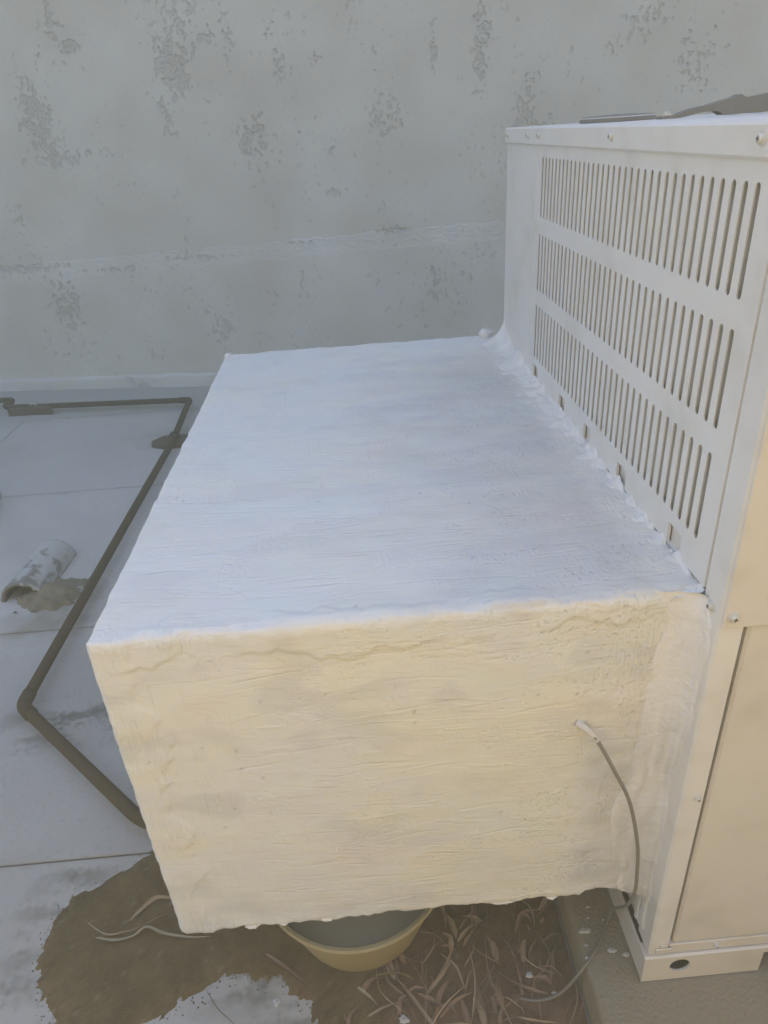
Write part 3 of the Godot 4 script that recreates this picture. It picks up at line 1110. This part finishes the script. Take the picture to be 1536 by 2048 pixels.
func coat_color(q: Vector3, nn: Vector2) -> Color:
	var c := Vector3(0.75, 0.745, 0.70)
	var n := nA.get_noise_3d(q.x * 0.6, q.y * 1.4, q.z * 1.4)
	var f := nB.get_noise_3d(q.x * 0.30, q.y * 0.8, q.z * 0.8)
	var f2 := nC.get_noise_3d(q.x * 0.7 + 3.0, q.y, q.z)
	var thin := ss(0.02, 0.36, n * 0.7 + f * 0.22 + f2 * 0.45) * 0.5
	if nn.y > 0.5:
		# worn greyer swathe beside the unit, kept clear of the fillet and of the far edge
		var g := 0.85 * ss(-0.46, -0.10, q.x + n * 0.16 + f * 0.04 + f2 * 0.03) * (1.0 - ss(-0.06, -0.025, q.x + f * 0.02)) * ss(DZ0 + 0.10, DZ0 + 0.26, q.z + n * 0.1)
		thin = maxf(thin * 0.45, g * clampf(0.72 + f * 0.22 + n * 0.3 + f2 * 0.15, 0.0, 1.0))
	elif nn.x > 0.5:
		var g := ss(-0.14, -0.07, q.x + n * 0.03) * ss(0.02, -0.04, q.y - 0.50 + n * 0.1) * 0.9
		thin = maxf(thin, g * (0.8 + f * 0.8))
		# creamier second coat in a broad patch left of the cable
		var y := ss(-0.40, -0.24, q.x + f * 0.1) * (1.0 - ss(-0.13, -0.09, q.x)) * (1.0 - ss(0.50, 0.56, q.y + n * 0.1))
		var y2 := ss(0.08, 0.35, nA.get_noise_3d(q.x * 0.5 + 4.0, q.y * 0.9, 2.0) + f * 0.2)
		c = c.lerp(Vector3(0.80, 0.765, 0.62), clampf(maxf(y, y2 * 0.8), 0, 1) * 0.55)
		thin *= 1.0 - 0.6 * clampf(y, 0.0, 1.0)
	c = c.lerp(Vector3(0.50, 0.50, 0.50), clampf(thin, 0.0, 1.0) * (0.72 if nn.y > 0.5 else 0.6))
	# faint casts where different batches were brushed over one another
	var tn := nA.get_noise_3d(q.x * 0.5 + 9.0, q.y * 0.8, q.z * 0.8) + f * 0.15
	c *= Vector3(1.0 + 0.05 * tn, 1.0 + 0.012 * sin(tn * 9.0), 1.0 - 0.05 * tn)
	# pinholes and grit
	var sp := nD.get_noise_3dv(q * 2.2)
	if sp > 0.66 and nA.get_noise_3dv(q + Vector3(3, 1, 2)) > 0.2:
		c *= 0.7
	return Color(c.x, c.y, c.z)

# coating feathered from the duct's top up against the unit's side
func top_fillet() -> ArrayMesh:
	var p := PackedVector3Array()
	var c := PackedColorArray()
	var nu := 16
	var nv := 260
	for j in nv:
		var t := float(j) / (nv - 1)
		var z := lerpf(-1.030, DZ1 + 0.004, t)
		var rag := nB.get_noise_2d(z * 0.7, 5.0) * 0.012 + nC.get_noise_2d(z, 5.0) * 0.008 + nD.get_noise_2d(z, 1.0) * 0.004
		var top := 0.668 + rag
		top += 0.050 * exp(-pow((z + 1.022) / 0.012, 2.0)) + 0.030 * exp(-pow((z + 0.98) / 0.03, 2.0)) + 0.012 * exp(-pow((z + 0.87) / 0.07, 2.0))
		top -= 0.004 * ss(-0.6, -0.1, z)
		var wd := 0.085 + nA.get_noise_2d(z, 2.0) * 0.02 - 0.045 * ss(-0.7, -0.2, z)
		for i in nu:
			var s := float(i) / (nu - 1)
			# from a feather edge on the duct to a feather edge on the steel
			var ang := s * PI * 0.5
			var x := -wd * pow(1.0 - sin(ang), 1.0) - 0.0012 * (1.0 - s)
			var y := DY1 - 0.004 + (top - DY1 + 0.004) * (1.0 - cos(ang))
			if i == nu - 1:
				x = 0.0008
			else:
				x = minf(x, -0.0012)
				x += nB.get_noise_3d(s * 0.4, z, 1.0) * 0.0018 * sin(PI * s)
				y += (nB.get_noise_3d(s * 0.6, z * 0.6, 7.0) * 0.004 + nD.get_noise_3d(s * 0.2, z * 0.5, 2.0) * 0.0018) * sin(PI * s)
			if i == 0:
				y -= 0.006
			p.append(Vector3(x, y, z))
			var k := 0.80 - 0.08 * clampf(nA.get_noise_2d(z * 2.0, s * 0.2) * 2.0, 0.0, 1.0)
			c.append(Color(k, k * 0.992, k * 0.955))
	return grid_mesh(p, nu, nv, PackedVector2Array(), c)

# coating wrapped from the duct's front on to the corner post, ending in a torn edge below
func side_fillet() -> ArrayMesh:
	var p := PackedVector3Array()
	var c := PackedColorArray()
	var nu := 14
	var nv := 220
	var ctrl := [[0.085, -0.024], [0.15, -0.024], [0.235, -0.024], [0.30, -0.022], [0.385, -0.027], [0.42, -0.022], [0.48, -0.013], [0.55, -0.011], [0.61, -0.009], [0.635, -0.012], [0.66, -0.030]]
	for j in nv:
		var t := float(j) / (nv - 1)
		var y := lerpf(0.082, 0.662, t)
		var zt := -0.024
		for k in ctrl.size() - 1:
			if y >= ctrl[k][0] and y <= ctrl[k + 1][0]:
				zt = lerpf(ctrl[k][1], ctrl[k + 1][1], (y - ctrl[k][0]) / (ctrl[k + 1][0] - ctrl[k][0]))
		zt += nB.get_noise_2d(y * 0.5, 9.0) * 0.005 + nD.get_noise_2d(y * 0.6, 4.0) * 0.0007
		var below := ss(DY0 + 0.012, DY0 - 0.012, y)
		var wd := lerpf(0.052 + nA.get_noise_2d(y * 0.6, 3.0) * 0.03, 0.004, below)
		for i in nu:
			var s := float(i) / (nu - 1)
			var ang := s * PI * 0.5
			var x := -wd * (1.0 - sin(ang)) - 0.0014 * (1.0 - s)
			var z := DZ1 + 0.0005 + (zt - DZ1) * (1.0 - cos(ang))
			if i == nu - 1:
				x = 0.0008
			else:
				x = minf(x, -0.0016 - 0.002 * sin(PI * s))
				z += (nB.get_noise_3d(s * 1.1, y * 0.10, 3.0) * 0.0030 + nC.get_noise_2d(y * 0.7, s) * 0.002) * sin(PI * s)
			if i == 0:
				z -= 0.005
			p.append(Vector3(x, y, z))
			var th := clampf(0.5 + nB.get_noise_2d(y * 0.15, s * 2.0) * 1.2, 0.0, 1.0) * ss(0.55, 0.40, y)
			var k := 0.80 - 0.15 * th
			c.append(Color(k, k * 0.99, k * 0.955))
	return grid_mesh(p, nu, nv, PackedVector2Array(), c, true)

# ------------------------------------------------------------------ pipe, blocks, gutters
func build_pipe_run() -> void:
	var pr := thing("drain_pipe", "thin dark grey drain pipe laid in bends over the roof left of the duct", "pipe")
	var y := FLOOR + 0.034
	var r := 0.0134
	var ctrl := [Vector3(-3.2, y + 0.01, -3.16), Vector3(-2.113, y + 0.012, -3.035), Vector3(-2.14, y + 0.006, -2.945), Vector3(-1.95, y, -2.93), Vector3(-1.178, y, -2.85), Vector3(-1.153, y, -2.31), Vector3(-1.180, y + 0.002, -0.722), Vector3(-0.82, y + 0.004, -0.372), Vector3(-0.55, y + 0.004, -0.12 - 0.16)]
	put("pipe", tube(bent_path(ctrl, 0.035), [r], 16), M.pipe, pr)
	# elbow sockets at the two sharp bends
	for k in [4, 6]:
		var v: Vector3 = ctrl[k]
		var a: Vector3 = v + (ctrl[k - 1] - v).normalized() * 0.045
		var b: Vector3 = v + (ctrl[k + 1] - v).normalized() * 0.045
		put("elbow", tube(bent_path([a, v, b], 0.03), [r + 0.0025], 16), M.pipe, pr)
	# support blocks
	var b1 := thing("pipe_block", "rounded brown block under the pipe's left end near the wall", "pipe support", Vector3(-1.99, FLOOR, -2.895))
	var pts := []
	for i in 13:
		var t := PI * i / 12.0
		pts.append(Vector2(cos(t) * 0.115, -sin(t) * 0.05))
	put("block", prism(pts, 0.040), M.block, b1)
	var strap := put("strap", tube(arch(Vector3(0.0, 0.034, -0.03), 0.0185, 0.0), [0.0035], 6), M.zinc, b1)
	strap.position = Vector3(0.008, 0.0, 0.0)
	b1.rotation.y = -0.1
	var b2 := thing("pipe_block", "dark brown six-sided block carrying the pipe beside the duct's far end", "pipe support", Vector3(-1.155, FLOOR, -2.37))
	put("block", prism([Vector2(-0.105, 0.0), Vector2(-0.07, -0.05), Vector2(0.055, -0.05), Vector2(0.11, -0.01), Vector2(0.11, 0.03), Vector2(0.07, 0.058), Vector2(-0.05, 0.058), Vector2(-0.10, 0.03)], 0.022), M.block, b2)
	put("clip", tube(arch(Vector3(0.0, 0.034, 0.0), 0.0195, 0.0), [0.004], 6), M.pipe, b2)

func arch(c: Vector3, r: float, _a: float) -> Array:
	var out := []
	for i in 11:
		var t := PI * i / 10.0
		out.append(c + Vector3(cos(t) * r, sin(t) * r, 0))
	return out

# flat prism from an outline in (x, z), bevelled at the top
func prism(pts: Array, h: float) -> ArrayMesh:
	var st := new_st()
	var n := pts.size()
	var c := Vector2.ZERO
	for p in pts:
		c += p / n
	for k in n:
		var a: Vector2 = pts[k]
		var b: Vector2 = pts[(k + 1) % n]
		var ai := c + (a - c) * 0.93
		var bi := c + (b - c) * 0.93
		var o := Vector3((a.x + b.x) * 0.5 - c.x, 0, (a.y + b.y) * 0.5 - c.y)
		quad(st, Vector3(a.x, 0, a.y), Vector3(b.x, 0, b.y), Vector3(b.x, h - 0.005, b.y), Vector3(a.x, h - 0.005, a.y), o)
		quad(st, Vector3(a.x, h - 0.005, a.y), Vector3(b.x, h - 0.005, b.y), Vector3(bi.x, h, bi.y), Vector3(ai.x, h, ai.y), o + Vector3.UP * 0.05)
		tri(st, Vector3(ai.x, h, ai.y), Vector3(bi.x, h, bi.y), Vector3(c.x, h, c.y), Vector3.UP)
	return st.commit()

func half_pipe_mesh(r: float, length: float, s: int) -> ArrayMesh:
	# an arched shell: outside, then inside, closed at its feet; axis along z
	var nz := fn(s, 14.0, 4)
	var nu := 44
	var nv := 40
	var p := PackedVector3Array()
	var c := PackedColorArray()
	var th := 0.013
	for j in nv + 2:
		var jj := clampi(j - 1, 0, nv - 1)
		for i in nu:
			var outer := i < nu / 2
			var k := i if outer else nu - 1 - i
			var t := lerpf(-0.06, PI + 0.06, float(k) / (nu / 2 - 1))
			var rr := r if outer else r - th
			if j == 0 or j == nv + 1:
				rr = r - th * 0.5
			var z := lerpf(length * 0.5, -length * 0.5, float(jj) / (nv - 1))
			var e := nz.get_noise_2d(t * 0.3, z * 2.0) * 0.003
			if jj == 0:
				z += nz.get_noise_2d(t * 0.5, 8.0) * 0.010
			var q := Vector3(-cos(t) * (rr + e), sin(t) * (rr + e) * 0.92, z)
			p.append(q)
			var b := nz.get_noise_2d(t * 0.09, z * 0.8)
			var f := nz.get_noise_2d(t * 0.35, z * 4.0)
			var w := Vector3(0.52, 0.52, 0.49)
			var dirt := ss(0.05, 0.30, b * 0.9 + f * 0.35 + 0.34 * maxf(cos(t) - 0.25, 0.0) + z * 1.1 - 0.05)
			w = w.lerp(Vector3(0.21, 0.195, 0.165), dirt * 0.85)
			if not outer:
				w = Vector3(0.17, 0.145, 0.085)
			c.append(Color(w.x, w.y, w.z))
	return grid_mesh(p, nu, nv + 2, PackedVector2Array(), c)

func build_half_pipes() -> void:
	var h := thing("half_round_gutter_piece", "short arched half-pipe cover with peeling white paint lying beside the pipe", "drain cover", Vector3(-1.374, FLOOR + 0.002, -1.345))
	put("shell", half_pipe_mesh(0.064, 0.25, 91), M.clay, h)
	h.rotation.y = -0.06
	# lump of old brown mortar that beds it on its near right side
	var p := PackedVector3Array()
	var c := PackedColorArray()
	var nz := fn(92, 16.0, 4)
	var m := 36
	for j in m:
		for i in m:
			var a := float(i) / (m - 1) * 2.0 - 1.0
			var b := float(j) / (m - 1) * 2.0 - 1.0
			var rr := sqrt(a * a + b * b)
			var e := nz.get_noise_2d(a * 0.1, b * 0.1)
			var y := 0.046 * maxf(0.0, 1.0 - rr * (1.0 + e * 0.7)) + e * 0.004 - 0.004
			p.append(Vector3(a * 0.10, y, b * 0.085))
			c.append(Color(0.25 + e * 0.06, 0.215 + e * 0.05, 0.145 + e * 0.04))
	var lump := put("mortar_bed", grid_mesh(p, m, m, PackedVector2Array(), c, true), M.clay, h)
	lump.position = Vector3(0.075, 0.0, 0.105)
	lump.set_meta("label", "crumbled brown mortar bedding the near right foot")
	var h2 := thing("half_round_gutter_piece", "dark curved end of a second half-pipe cover cut off by the left edge", "drain cover", Vector3(-1.79, FLOOR + 0.002, -1.83))
	put("shell", half_pipe_mesh(0.070, 0.26, 95), M.clay, h2)
	h2.rotation.y = 0.25

# ------------------------------------------------------------------ ground litter, basin, leaves
func sd_poly(q: Vector2, poly: PackedVector2Array) -> float:
	var best := 1e9
	var n := poly.size()
	for k in n:
		var s := Geometry2D.get_closest_point_to_segment(q, poly[k], poly[(k + 1) % n])
		best = minf(best, s.distance_squared_to(q))
	var d := sqrt(best)
	return d if Geometry2D.is_point_in_polygon(q, poly) else -d

func build_litter() -> void:
	var poly := PackedVector2Array([Vector2(-0.80, -0.327), Vector2(-0.874, -0.273), Vector2(-0.924, -0.25), Vector2(-0.945, -0.173), Vector2(-0.932, -0.117), Vector2(-0.881, -0.049), Vector2(-0.87, 0.02), Vector2(-0.83, 0.06), Vector2(-0.765, -0.02), Vector2(-0.72, -0.045), Vector2(-0.659, -0.078), Vector2(-0.637, -0.097), Vector2(-0.588, -0.094), Vector2(-0.535, -0.077), Vector2(-0.500, -0.050), Vector2(-0.47, -0.005), Vector2(-0.46, 0.10), Vector2(-0.40, 0.2), Vector2(-0.05, 0.25), Vector2(-0.05, -0.5), Vector2(-0.2, -0.9), Vector2(-0.6, -0.8), Vector2(-0.70, -0.331)])
	var nz := fn(101, 20.0, 4)
	var nf := fn(102, 120.0, 2)
	var st := new_st()
	var cs := 0.0065
	var nx := int(0.92 / cs)
	var nn := int(1.2 / cs)
	var pos := {}
	var val := PackedFloat32Array()
	val.resize((nx + 1) * (nn + 1))
	var pts := PackedVector3Array()
	var cols := PackedColorArray()
	for j in nn + 1:
		for i in nx + 1:
			var q := Vector2(-1.0 + i * cs, -0.93 + j * cs)
			var d := sd_poly(q, poly)
			var straight := q.y < -0.24 and q.x > -0.9
			d += nz.get_noise_2dv(q) * (0.004 if straight else 0.018) + nf.get_noise_2dv(q) * (0.002 if straight else 0.007)
			val[j * (nx + 1) + i] = d
			var y := FLOOR + clampf(d * 0.35, -0.003, 0.006) + nz.get_noise_2d(q.x * 1.2, q.y * 1.2) * 0.0022 * clampf(d * 60.0, 0, 1) + nf.get_noise_2dv(q) * 0.0012
			if d > 0.0:
				y = maxf(y, FLOOR + 0.0006)
			pts.append(Vector3(q.x, y, q.y))
			var red := ss(-0.50, -0.30, q.x + nz.get_noise_2d(q.x * 0.4, q.y * 0.4) * 0.25) * ss(-0.16, -0.02, q.y + nz.get_noise_2d(q.y * 0.4, q.x * 0.4) * 0.1)
			var base := Vector3(0.165, 0.122, 0.064).lerp(Vector3(0.21, 0.138, 0.088), clampf(red, 0, 1))
			base *= 1.0 + nz.get_noise_2d(q.x * 0.6, q.y * 0.6 + 4.0) * 0.3 + nf.get_noise_2d(q.x, q.y + 3.0) * 0.25
			if nf.get_noise_2d(q.x * 3.0 + 5.0, q.y * 3.0) > 0.66:
				base = base.lerp(Vector3(0.30, 0.26, 0.18), 0.6)
			cols.append(Color(base.x, base.y, base.z))
	var idx := PackedInt32Array()
	for j in nn:
		for i in nx:
			var a := j * (nx + 1) + i
			if val[a] > 0.0 or val[a + 1] > 0.0 or val[a + nx + 1] > 0.0 or val[a + nx + 2] > 0.0:
				idx.append_array(PackedInt32Array([a, a + 1, a + nx + 1, a + 1, a + nx + 2, a + nx + 1]))
	var arr := []
	arr.resize(Mesh.ARRAY_MAX)
	arr[Mesh.ARRAY_VERTEX] = pts
	arr[Mesh.ARRAY_COLOR] = cols
	var nrm := PackedVector3Array()
	for j in nn + 1:
		for i in nx + 1:
			var l := pts[j * (nx + 1) + maxi(i - 1, 0)].y - pts[j * (nx + 1) + mini(i + 1, nx)].y
			var f := pts[maxi(j - 1, 0) * (nx + 1) + i].y - pts[mini(j + 1, nn) * (nx + 1) + i].y
			nrm.append(Vector3(l, cs * 2.0, f).normalized())
	arr[Mesh.ARRAY_NORMAL] = nrm
	arr[Mesh.ARRAY_INDEX] = idx
	var am := ArrayMesh.new()
	am.add_surface_from_arrays(Mesh.PRIMITIVE_TRIANGLES, arr)
	var so := put("soil_layer", am, M.soil)
	tag(so, "thin layer of dark olive and reddish dirt spread under the duct", "dirt")
	so.set_meta("kind", "stuff")

	var cr := new_st()
	for k in 7000:
		var q := Vector2(rng.randf_range(-1.02, -0.42), rng.randf_range(-0.36, 0.1))
		var d := sd_poly(q, poly)
		if d > 0.05 or d < -0.022 or d < -0.035 or rng.randf() > exp(-absf(d) * 110.0):
			continue
		var h := rng.randf_range(0.0005, 0.0017)
		var c3 := Vector3(q.x, FLOOR + (h * 0.4 if d < 0.0 else h * 0.4 + 0.004), q.y)
		var ax := Vector3(rng.randf_range(-1, 1), rng.randf_range(-0.4, 0.4), rng.randf_range(-1, 1)).normalized()
		var bx := ax.cross(Vector3.UP).normalized()
		var v := [c3 + ax * h * rng.randf_range(0.8, 2.0), c3 + bx * h, c3 - ax * h, c3 - bx * h, c3 + Vector3.UP * h * 0.8]
		var tone := rng.randf_range(0.07, 0.2)
		cr.set_color(Color(tone, tone * 0.85, tone * 0.55))
		for e in 4:
			tri(cr, v[e], v[(e + 1) % 4], v[4], Vector3.UP)
	var cm := put("soil_crumbs", cr.commit(), M.soil, so)
	cm.set_meta("kind", "stuff")

	# basin half hidden under the duct
	var ba := thing("plastic_basin", "round yellowish plastic basin half hidden under the duct", "basin", Vector3(-0.41, FLOOR, -0.185))
	put("body", lathe([Vector2(0.0, 0.003), Vector2(0.104, 0.003), Vector2(0.108, 0.008), Vector2(0.143, 0.122), Vector2(0.146, 0.130), Vector2(0.151, 0.133), Vector2(0.1525, 0.137), Vector2(0.150, 0.1405), Vector2(0.145, 0.140), Vector2(0.141, 0.134), Vector2(0.104, 0.016), Vector2(0.0, 0.014)], Vector3.UP, Vector3.ZERO, 64), M.basin, ba)
	put("dried_slurry", lathe([Vector2(0.1335, 0.112), Vector2(0.11, 0.108), Vector2(0.05, 0.106), Vector2(0.0, 0.107)], Vector3.UP, Vector3.ZERO, 40), M.slurry, ba)

	var pale := Color(0.38, 0.31, 0.19)
	var yel := Color(0.34, 0.25, 0.11)
	var red := Color(0.27, 0.17, 0.115)
	var tan := Color(0.33, 0.245, 0.155)
	var g1 := "dry leaf strips in the dirt under the duct"
	leaf("dry_leaf", [[-0.879, -0.203], [-0.839, -0.176], [-0.806, -0.174], [-0.786, -0.179], [-0.757, -0.195], [-0.737, -0.206]], 0.0035, tan, "thin curled leaf strand arching over the dirt left of the duct", g1)
	leaf("dry_leaf", [[-0.854, -0.172], [-0.82, -0.164], [-0.788, -0.167], [-0.769, -0.178], [-0.739, -0.166], [-0.692, -0.156], [-0.66, -0.156]], 0.0085, pale, "widest pale wavy leaf strip running under the duct's left bottom corner", g1)
	leaf("dry_leaf", [[-0.803, -0.194], [-0.788, -0.21], [-0.767, -0.229], [-0.748, -0.23], [-0.71, -0.225]], 0.007, tan, "bent leaf strip farthest back on the dirt beside the duct's left edge", g1)
	leaf("dry_leaf", [[-0.39, -0.070], [-0.355, -0.066], [-0.330, -0.057]], 0.006, yel, "short yellow leaf lying just in front of the basin", g1)
	leaf("dry_leaf", [[-0.418, -0.055], [-0.403, -0.04], [-0.388, -0.026]], 0.006, pale, "small pale torn leaf left of the short yellow one", g1)
	leaf("dry_leaf", [[-0.404, -0.012], [-0.373, -0.021], [-0.338, -0.031]], 0.0058, tan, "tan leaf slanting under the long stalk in front of the basin", g1)
	leaf("dry_leaf", [[-0.358, -0.062], [-0.338, -0.034], [-0.31, 0.008], [-0.29, 0.04]], 0.007, tan, "long brown stalk crossing the tan leaf and leaving the picture below", g1)
	leaf("dry_leaf", [[-0.247, -0.10], [-0.222, -0.123], [-0.190, -0.148]], 0.0085, Color(0.25, 0.17, 0.095), "broad brown leaf with a yellow tip right of the basin", g1)
	leaf("dry_leaf", [[-0.209, -0.11], [-0.215, -0.06], [-0.207, -0.022], [-0.2, 0.002], [-0.19, 0.03]], 0.0032, tan, "long thin curved stem between the basin and the pad", g1)
	leaf("dry_leaf", [[-0.203, -0.059], [-0.176, -0.035], [-0.149, -0.022], [-0.13, -0.02]], 0.0075, red, "reddish leaf strip meeting the end of the grey cable", g1)
	leaf("dry_leaf", [[-0.565, -0.118], [-0.529, -0.089], [-0.490, -0.062]], 0.008, red, "reddish leaf strip left of the basin beside the clear white floor", g1)
	var names := ["brown leaf strip slanting up towards the basin's right side", "long narrow leaf strip running back from the short yellow leaf", "wide faded leaf strip pointing at the picture's bottom edge", "thin pale leaf strip lying flat at the bottom beside the pad", "thin straight leaf strip crossing under the grey cable", "thin leaf strip just under the duct behind the yellow-tipped leaf", "narrow leaf strip right of the long brown stalk"]
	var strips := [[[-0.315, -0.034], [-0.287, -0.059], [-0.265, -0.085]], [[-0.38, -0.068], [-0.34, -0.081], [-0.265, -0.119]], [[-0.262, -0.025], [-0.257, 0.014], [-0.25, 0.03]], [[-0.186, 0.008], [-0.168, 0.015], [-0.126, 0.021]], [[-0.146, -0.02], [-0.151, 0.023]], [[-0.249, -0.128], [-0.22, -0.158]], [[-0.309, -0.04], [-0.286, -0.063], [-0.262, -0.10]]]
	for k in strips.size():
		leaf("dry_leaf", strips[k], [0.006, 0.004, 0.010, 0.004, 0.003, 0.004, 0.006][k], [tan, red, red, tan, red, tan, tan][k], names[k], g1)
	# the small stuff nobody could count
	var ls := new_st()
	for k in 110:
		var x := rng.randf_range(-0.44, -0.10)
		var z := rng.randf_range(-0.20, 0.08)
		if Vector2(x + 0.41, z + 0.185).length() < 0.125:
			continue
		var a := rng.randf_range(0.5, 2.7)
		var l := rng.randf_range(0.012, 0.07)
		var b := a + rng.randf_range(-0.9, 0.9)
		var mid := Vector2(cos(a), -sin(a)) * l * 0.5
		ls.append_from(leaf_mesh([[x, z], [x + mid.x, z + mid.y], [x + mid.x + cos(b) * l * 0.5, z + mid.y - sin(b) * l * 0.5]], rng.randf_range(0.003, 0.0115), [red, tan, Color(0.22, 0.15, 0.10), red][k % 4]), 0, Transform3D(Basis.IDENTITY, Vector3(x, FLOOR + 0.005, z)))
	for k in 55:
		var x := rng.randf_range(-0.42, -0.09)
		var z := rng.randf_range(-0.20, 0.08)
		if Vector2(x + 0.41, z + 0.185).length() < 0.13:
			continue
		var a := rng.randf_range(0.2, 2.9)
		var l := rng.randf_range(0.03, 0.13)
		var b := a + rng.randf_range(-0.8, 0.8)
		var mid := Vector2(cos(a), -sin(a)) * l * 0.5
		ls.append_from(leaf_mesh([[x, z], [x + mid.x, z + mid.y], [x + mid.x + cos(b) * l * 0.5, z + mid.y - sin(b) * l * 0.5]], rng.randf_range(0.0007, 0.0026), [pale, tan, tan, red][k % 4]), 0, Transform3D(Basis.IDENTITY, Vector3(x, FLOOR + 0.006 + rng.randf() * 0.006, z)))
	var lt := put("leaf_litter", ls.commit(), M.leaf)
	tag(lt, "reddish brown litter of small leaf bits between basin and pad", "leaf litter")
	lt.set_meta("kind", "stuff")
	leaf("dry_twig", [[-0.655, -0.075], [-0.63, -0.042], [-0.602, -0.018], [-0.58, 0.02]], 0.0014, Color(0.17, 0.12, 0.09), "thin reddish twig curving over the clear white floor at the bottom", "")
	# fallen paint drops
	var gd := "white paint drops on the pad and litter"
	paint_drop(Vector3(-0.060, 0.001, -0.076), 0.0085, 0.005, "largest white paint drop, tailed, on the pad edge below the duct", gd)
	var dl := ["small white paint drop on the pad just under the duct's edge", "small white paint drop on the pad edge nearest below the tailed drop", "white paint drop on the pad edge left of the grey cable", "white paint drop on the pad close to the unit's corner", "white paint drop on the pad touching the unit's base rail", "white paint drop on the litter left of the pad", "tiny white paint drop beside the end of the grey cable", "tiny white paint fleck on the pad right of the tailed drop", "tiny white paint fleck on the pad behind the tailed drop", "tiny white paint fleck on the pad between the cable and the tailed drop"]
	var dq := [[-0.045, 0.001, -0.112, 0.0035], [-0.066, 0.0, -0.055, 0.003], [-0.069, 0.0, -0.036, 0.004], [-0.030, 0.001, -0.043, 0.006], [-0.012, 0.001, -0.035, 0.005], [-0.153, -0.05, -0.047, 0.006], [-0.122, -0.05, -0.019, 0.0035], [-0.028, 0.001, -0.09, 0.0025], [-0.05, 0.001, -0.095, 0.0025], [-0.040, 0.001, -0.066, 0.002]]
	for k in dq.size():
		var q: Array = dq[k]
		paint_drop(Vector3(q[0], q[1], q[2]), q[3], q[3] * 0.7, dl[k], gd)
	paint_drop(Vector3(-0.351, -0.0515, -0.004), 0.008, 0.006, "pale round paint drop on the leaf litter at the bottom", "")
	paint_drop(Vector3(-0.542, FLOOR, -0.050), 0.006, 0.006, "pale round paint drop on the clear white floor at the bottom", "")

func paint_drop(at: Vector3, rx: float, rz: float, label: String, group: String) -> void:
	var p := PackedVector3Array()
	var nz := fn(int(absf(at.x * 9000.0)), 1.2, 2)
	for j in 7:
		var t := j / 6.0
		for i in 19:
			var a := TAU * (i % 18) / 18.0
			var k := sin(t * PI * 0.5) * (1.0 + nz.get_noise_2d(cos(a), sin(a)) * 0.6)
			p.append(Vector3(cos(a) * rx * k, 0.0022 * cos(t * PI * 0.5) * minf(1.0, rx / 0.005), sin(a) * rz * k))
	tag(put("paint_drop", grid_mesh(p, 19, 7), M.white_drip, null, at), label, "paint drop", group)

func leaf(called: String, xz: Array, w: float, color: Color, label: String, group: String) -> void:
	var l := put(called, leaf_mesh(xz, w, color), M.leaf, null, Vector3(xz[0][0], FLOOR + 0.006, xz[0][1]))
	tag(l, label, "dry leaf" if called == "dry_leaf" else "twig", group)

func leaf_mesh(xz: Array, w: float, color: Color) -> ArrayMesh:
	var ctrl := []
	var n := xz.size()
	var o := Vector3(xz[0][0], FLOOR + 0.006, xz[0][1])
	for k in n:
		var lift := 0.004 * sin(PI * k / float(n - 1)) + rng.randf_range(0.0, 0.004)
		ctrl.append(Vector3(xz[k][0], FLOOR + 0.006 + lift, xz[k][1]) - o)
	var pts := smooth_path(ctrl, 7)
	var p := PackedVector3Array()
	var c := PackedColorArray()
	var m := pts.size()
	for j in m:
		var d: Vector3 = (pts[mini(j + 1, m - 1)] - pts[maxi(j - 1, 0)]).normalized()
		var x := d.cross(Vector3.UP).normalized()
		var y := x.cross(d)
		var t := float(j) / (m - 1)
		var ww := w * pow(maxf(sin(PI * clampf(pow(t, 0.8) * 0.97 + 0.03, 0, 1)), 0.02), 0.8) * (1.0 + 0.10 * sin(t * 23.0 + o.x * 90.0))
		var tw := sin(t * 3.0 + o.x * 40.0) * 0.6
		x = x.rotated(d, tw)
		y = y.rotated(d, tw)
		for i in 5:
			var s := i / 2.0 - 1.0
			p.append(pts[j] + x * s * ww * 0.5 + y * (absf(s) * 0.28 - 0.1) * ww)
			var f := 1.0 + 0.18 * sin(t * 31.0 + s * 5.0) * 0.5 + (0.10 if absf(s) < 0.2 else 0.0)
			c.append(Color(color.r * f, color.g * f, color.b * f))
	return grid_mesh(p, 5, m, PackedVector2Array(), c, true)

func build_cable() -> void:
	var cb := thing("grey_cable", "thin grey cable hanging from the duct's front down past the pad into the litter", "cable")
	var ctrl := [Vector3(-0.116, 0.482, DZ1 - 0.003), Vector3(-0.106, 0.475, -0.032), Vector3(-0.096, 0.461, -0.025), Vector3(-0.080, 0.428, -0.018), Vector3(-0.055, 0.370, -0.016), Vector3(-0.035, 0.288, -0.018), Vector3(-0.027, 0.225, -0.020), Vector3(-0.024, 0.172, -0.022), Vector3(-0.026, 0.125, -0.035), Vector3(-0.024, 0.06, -0.07), Vector3(-0.022, 0.012, -0.085), Vector3(-0.040, 0.005, -0.062), Vector3(-0.058, 0.004, -0.042), Vector3(-0.082, -0.006, -0.024), Vector3(-0.112, -0.040, -0.014), Vector3(-0.145, -0.049, -0.010), Vector3(-0.175, -0.054, -0.018)]
	put("cord", tube(smooth_path(ctrl, 8), [0.0024], 10), M.cable, cb)
	put("paint_sleeve", tube(smooth_path([Vector3(-0.120, 0.4835, DZ1 - 0.002), Vector3(-0.112, 0.480, -0.0355), Vector3(-0.105, 0.474, -0.0315), Vector3(-0.099, 0.466, -0.0270)], 5), [0.0055, 0.005, 0.0045, 0.0045, 0.0042, 0.004, 0.004, 0.0038, 0.0036, 0.0036, 0.0034, 0.0032, 0.003], 10), M.sleeve, cb)
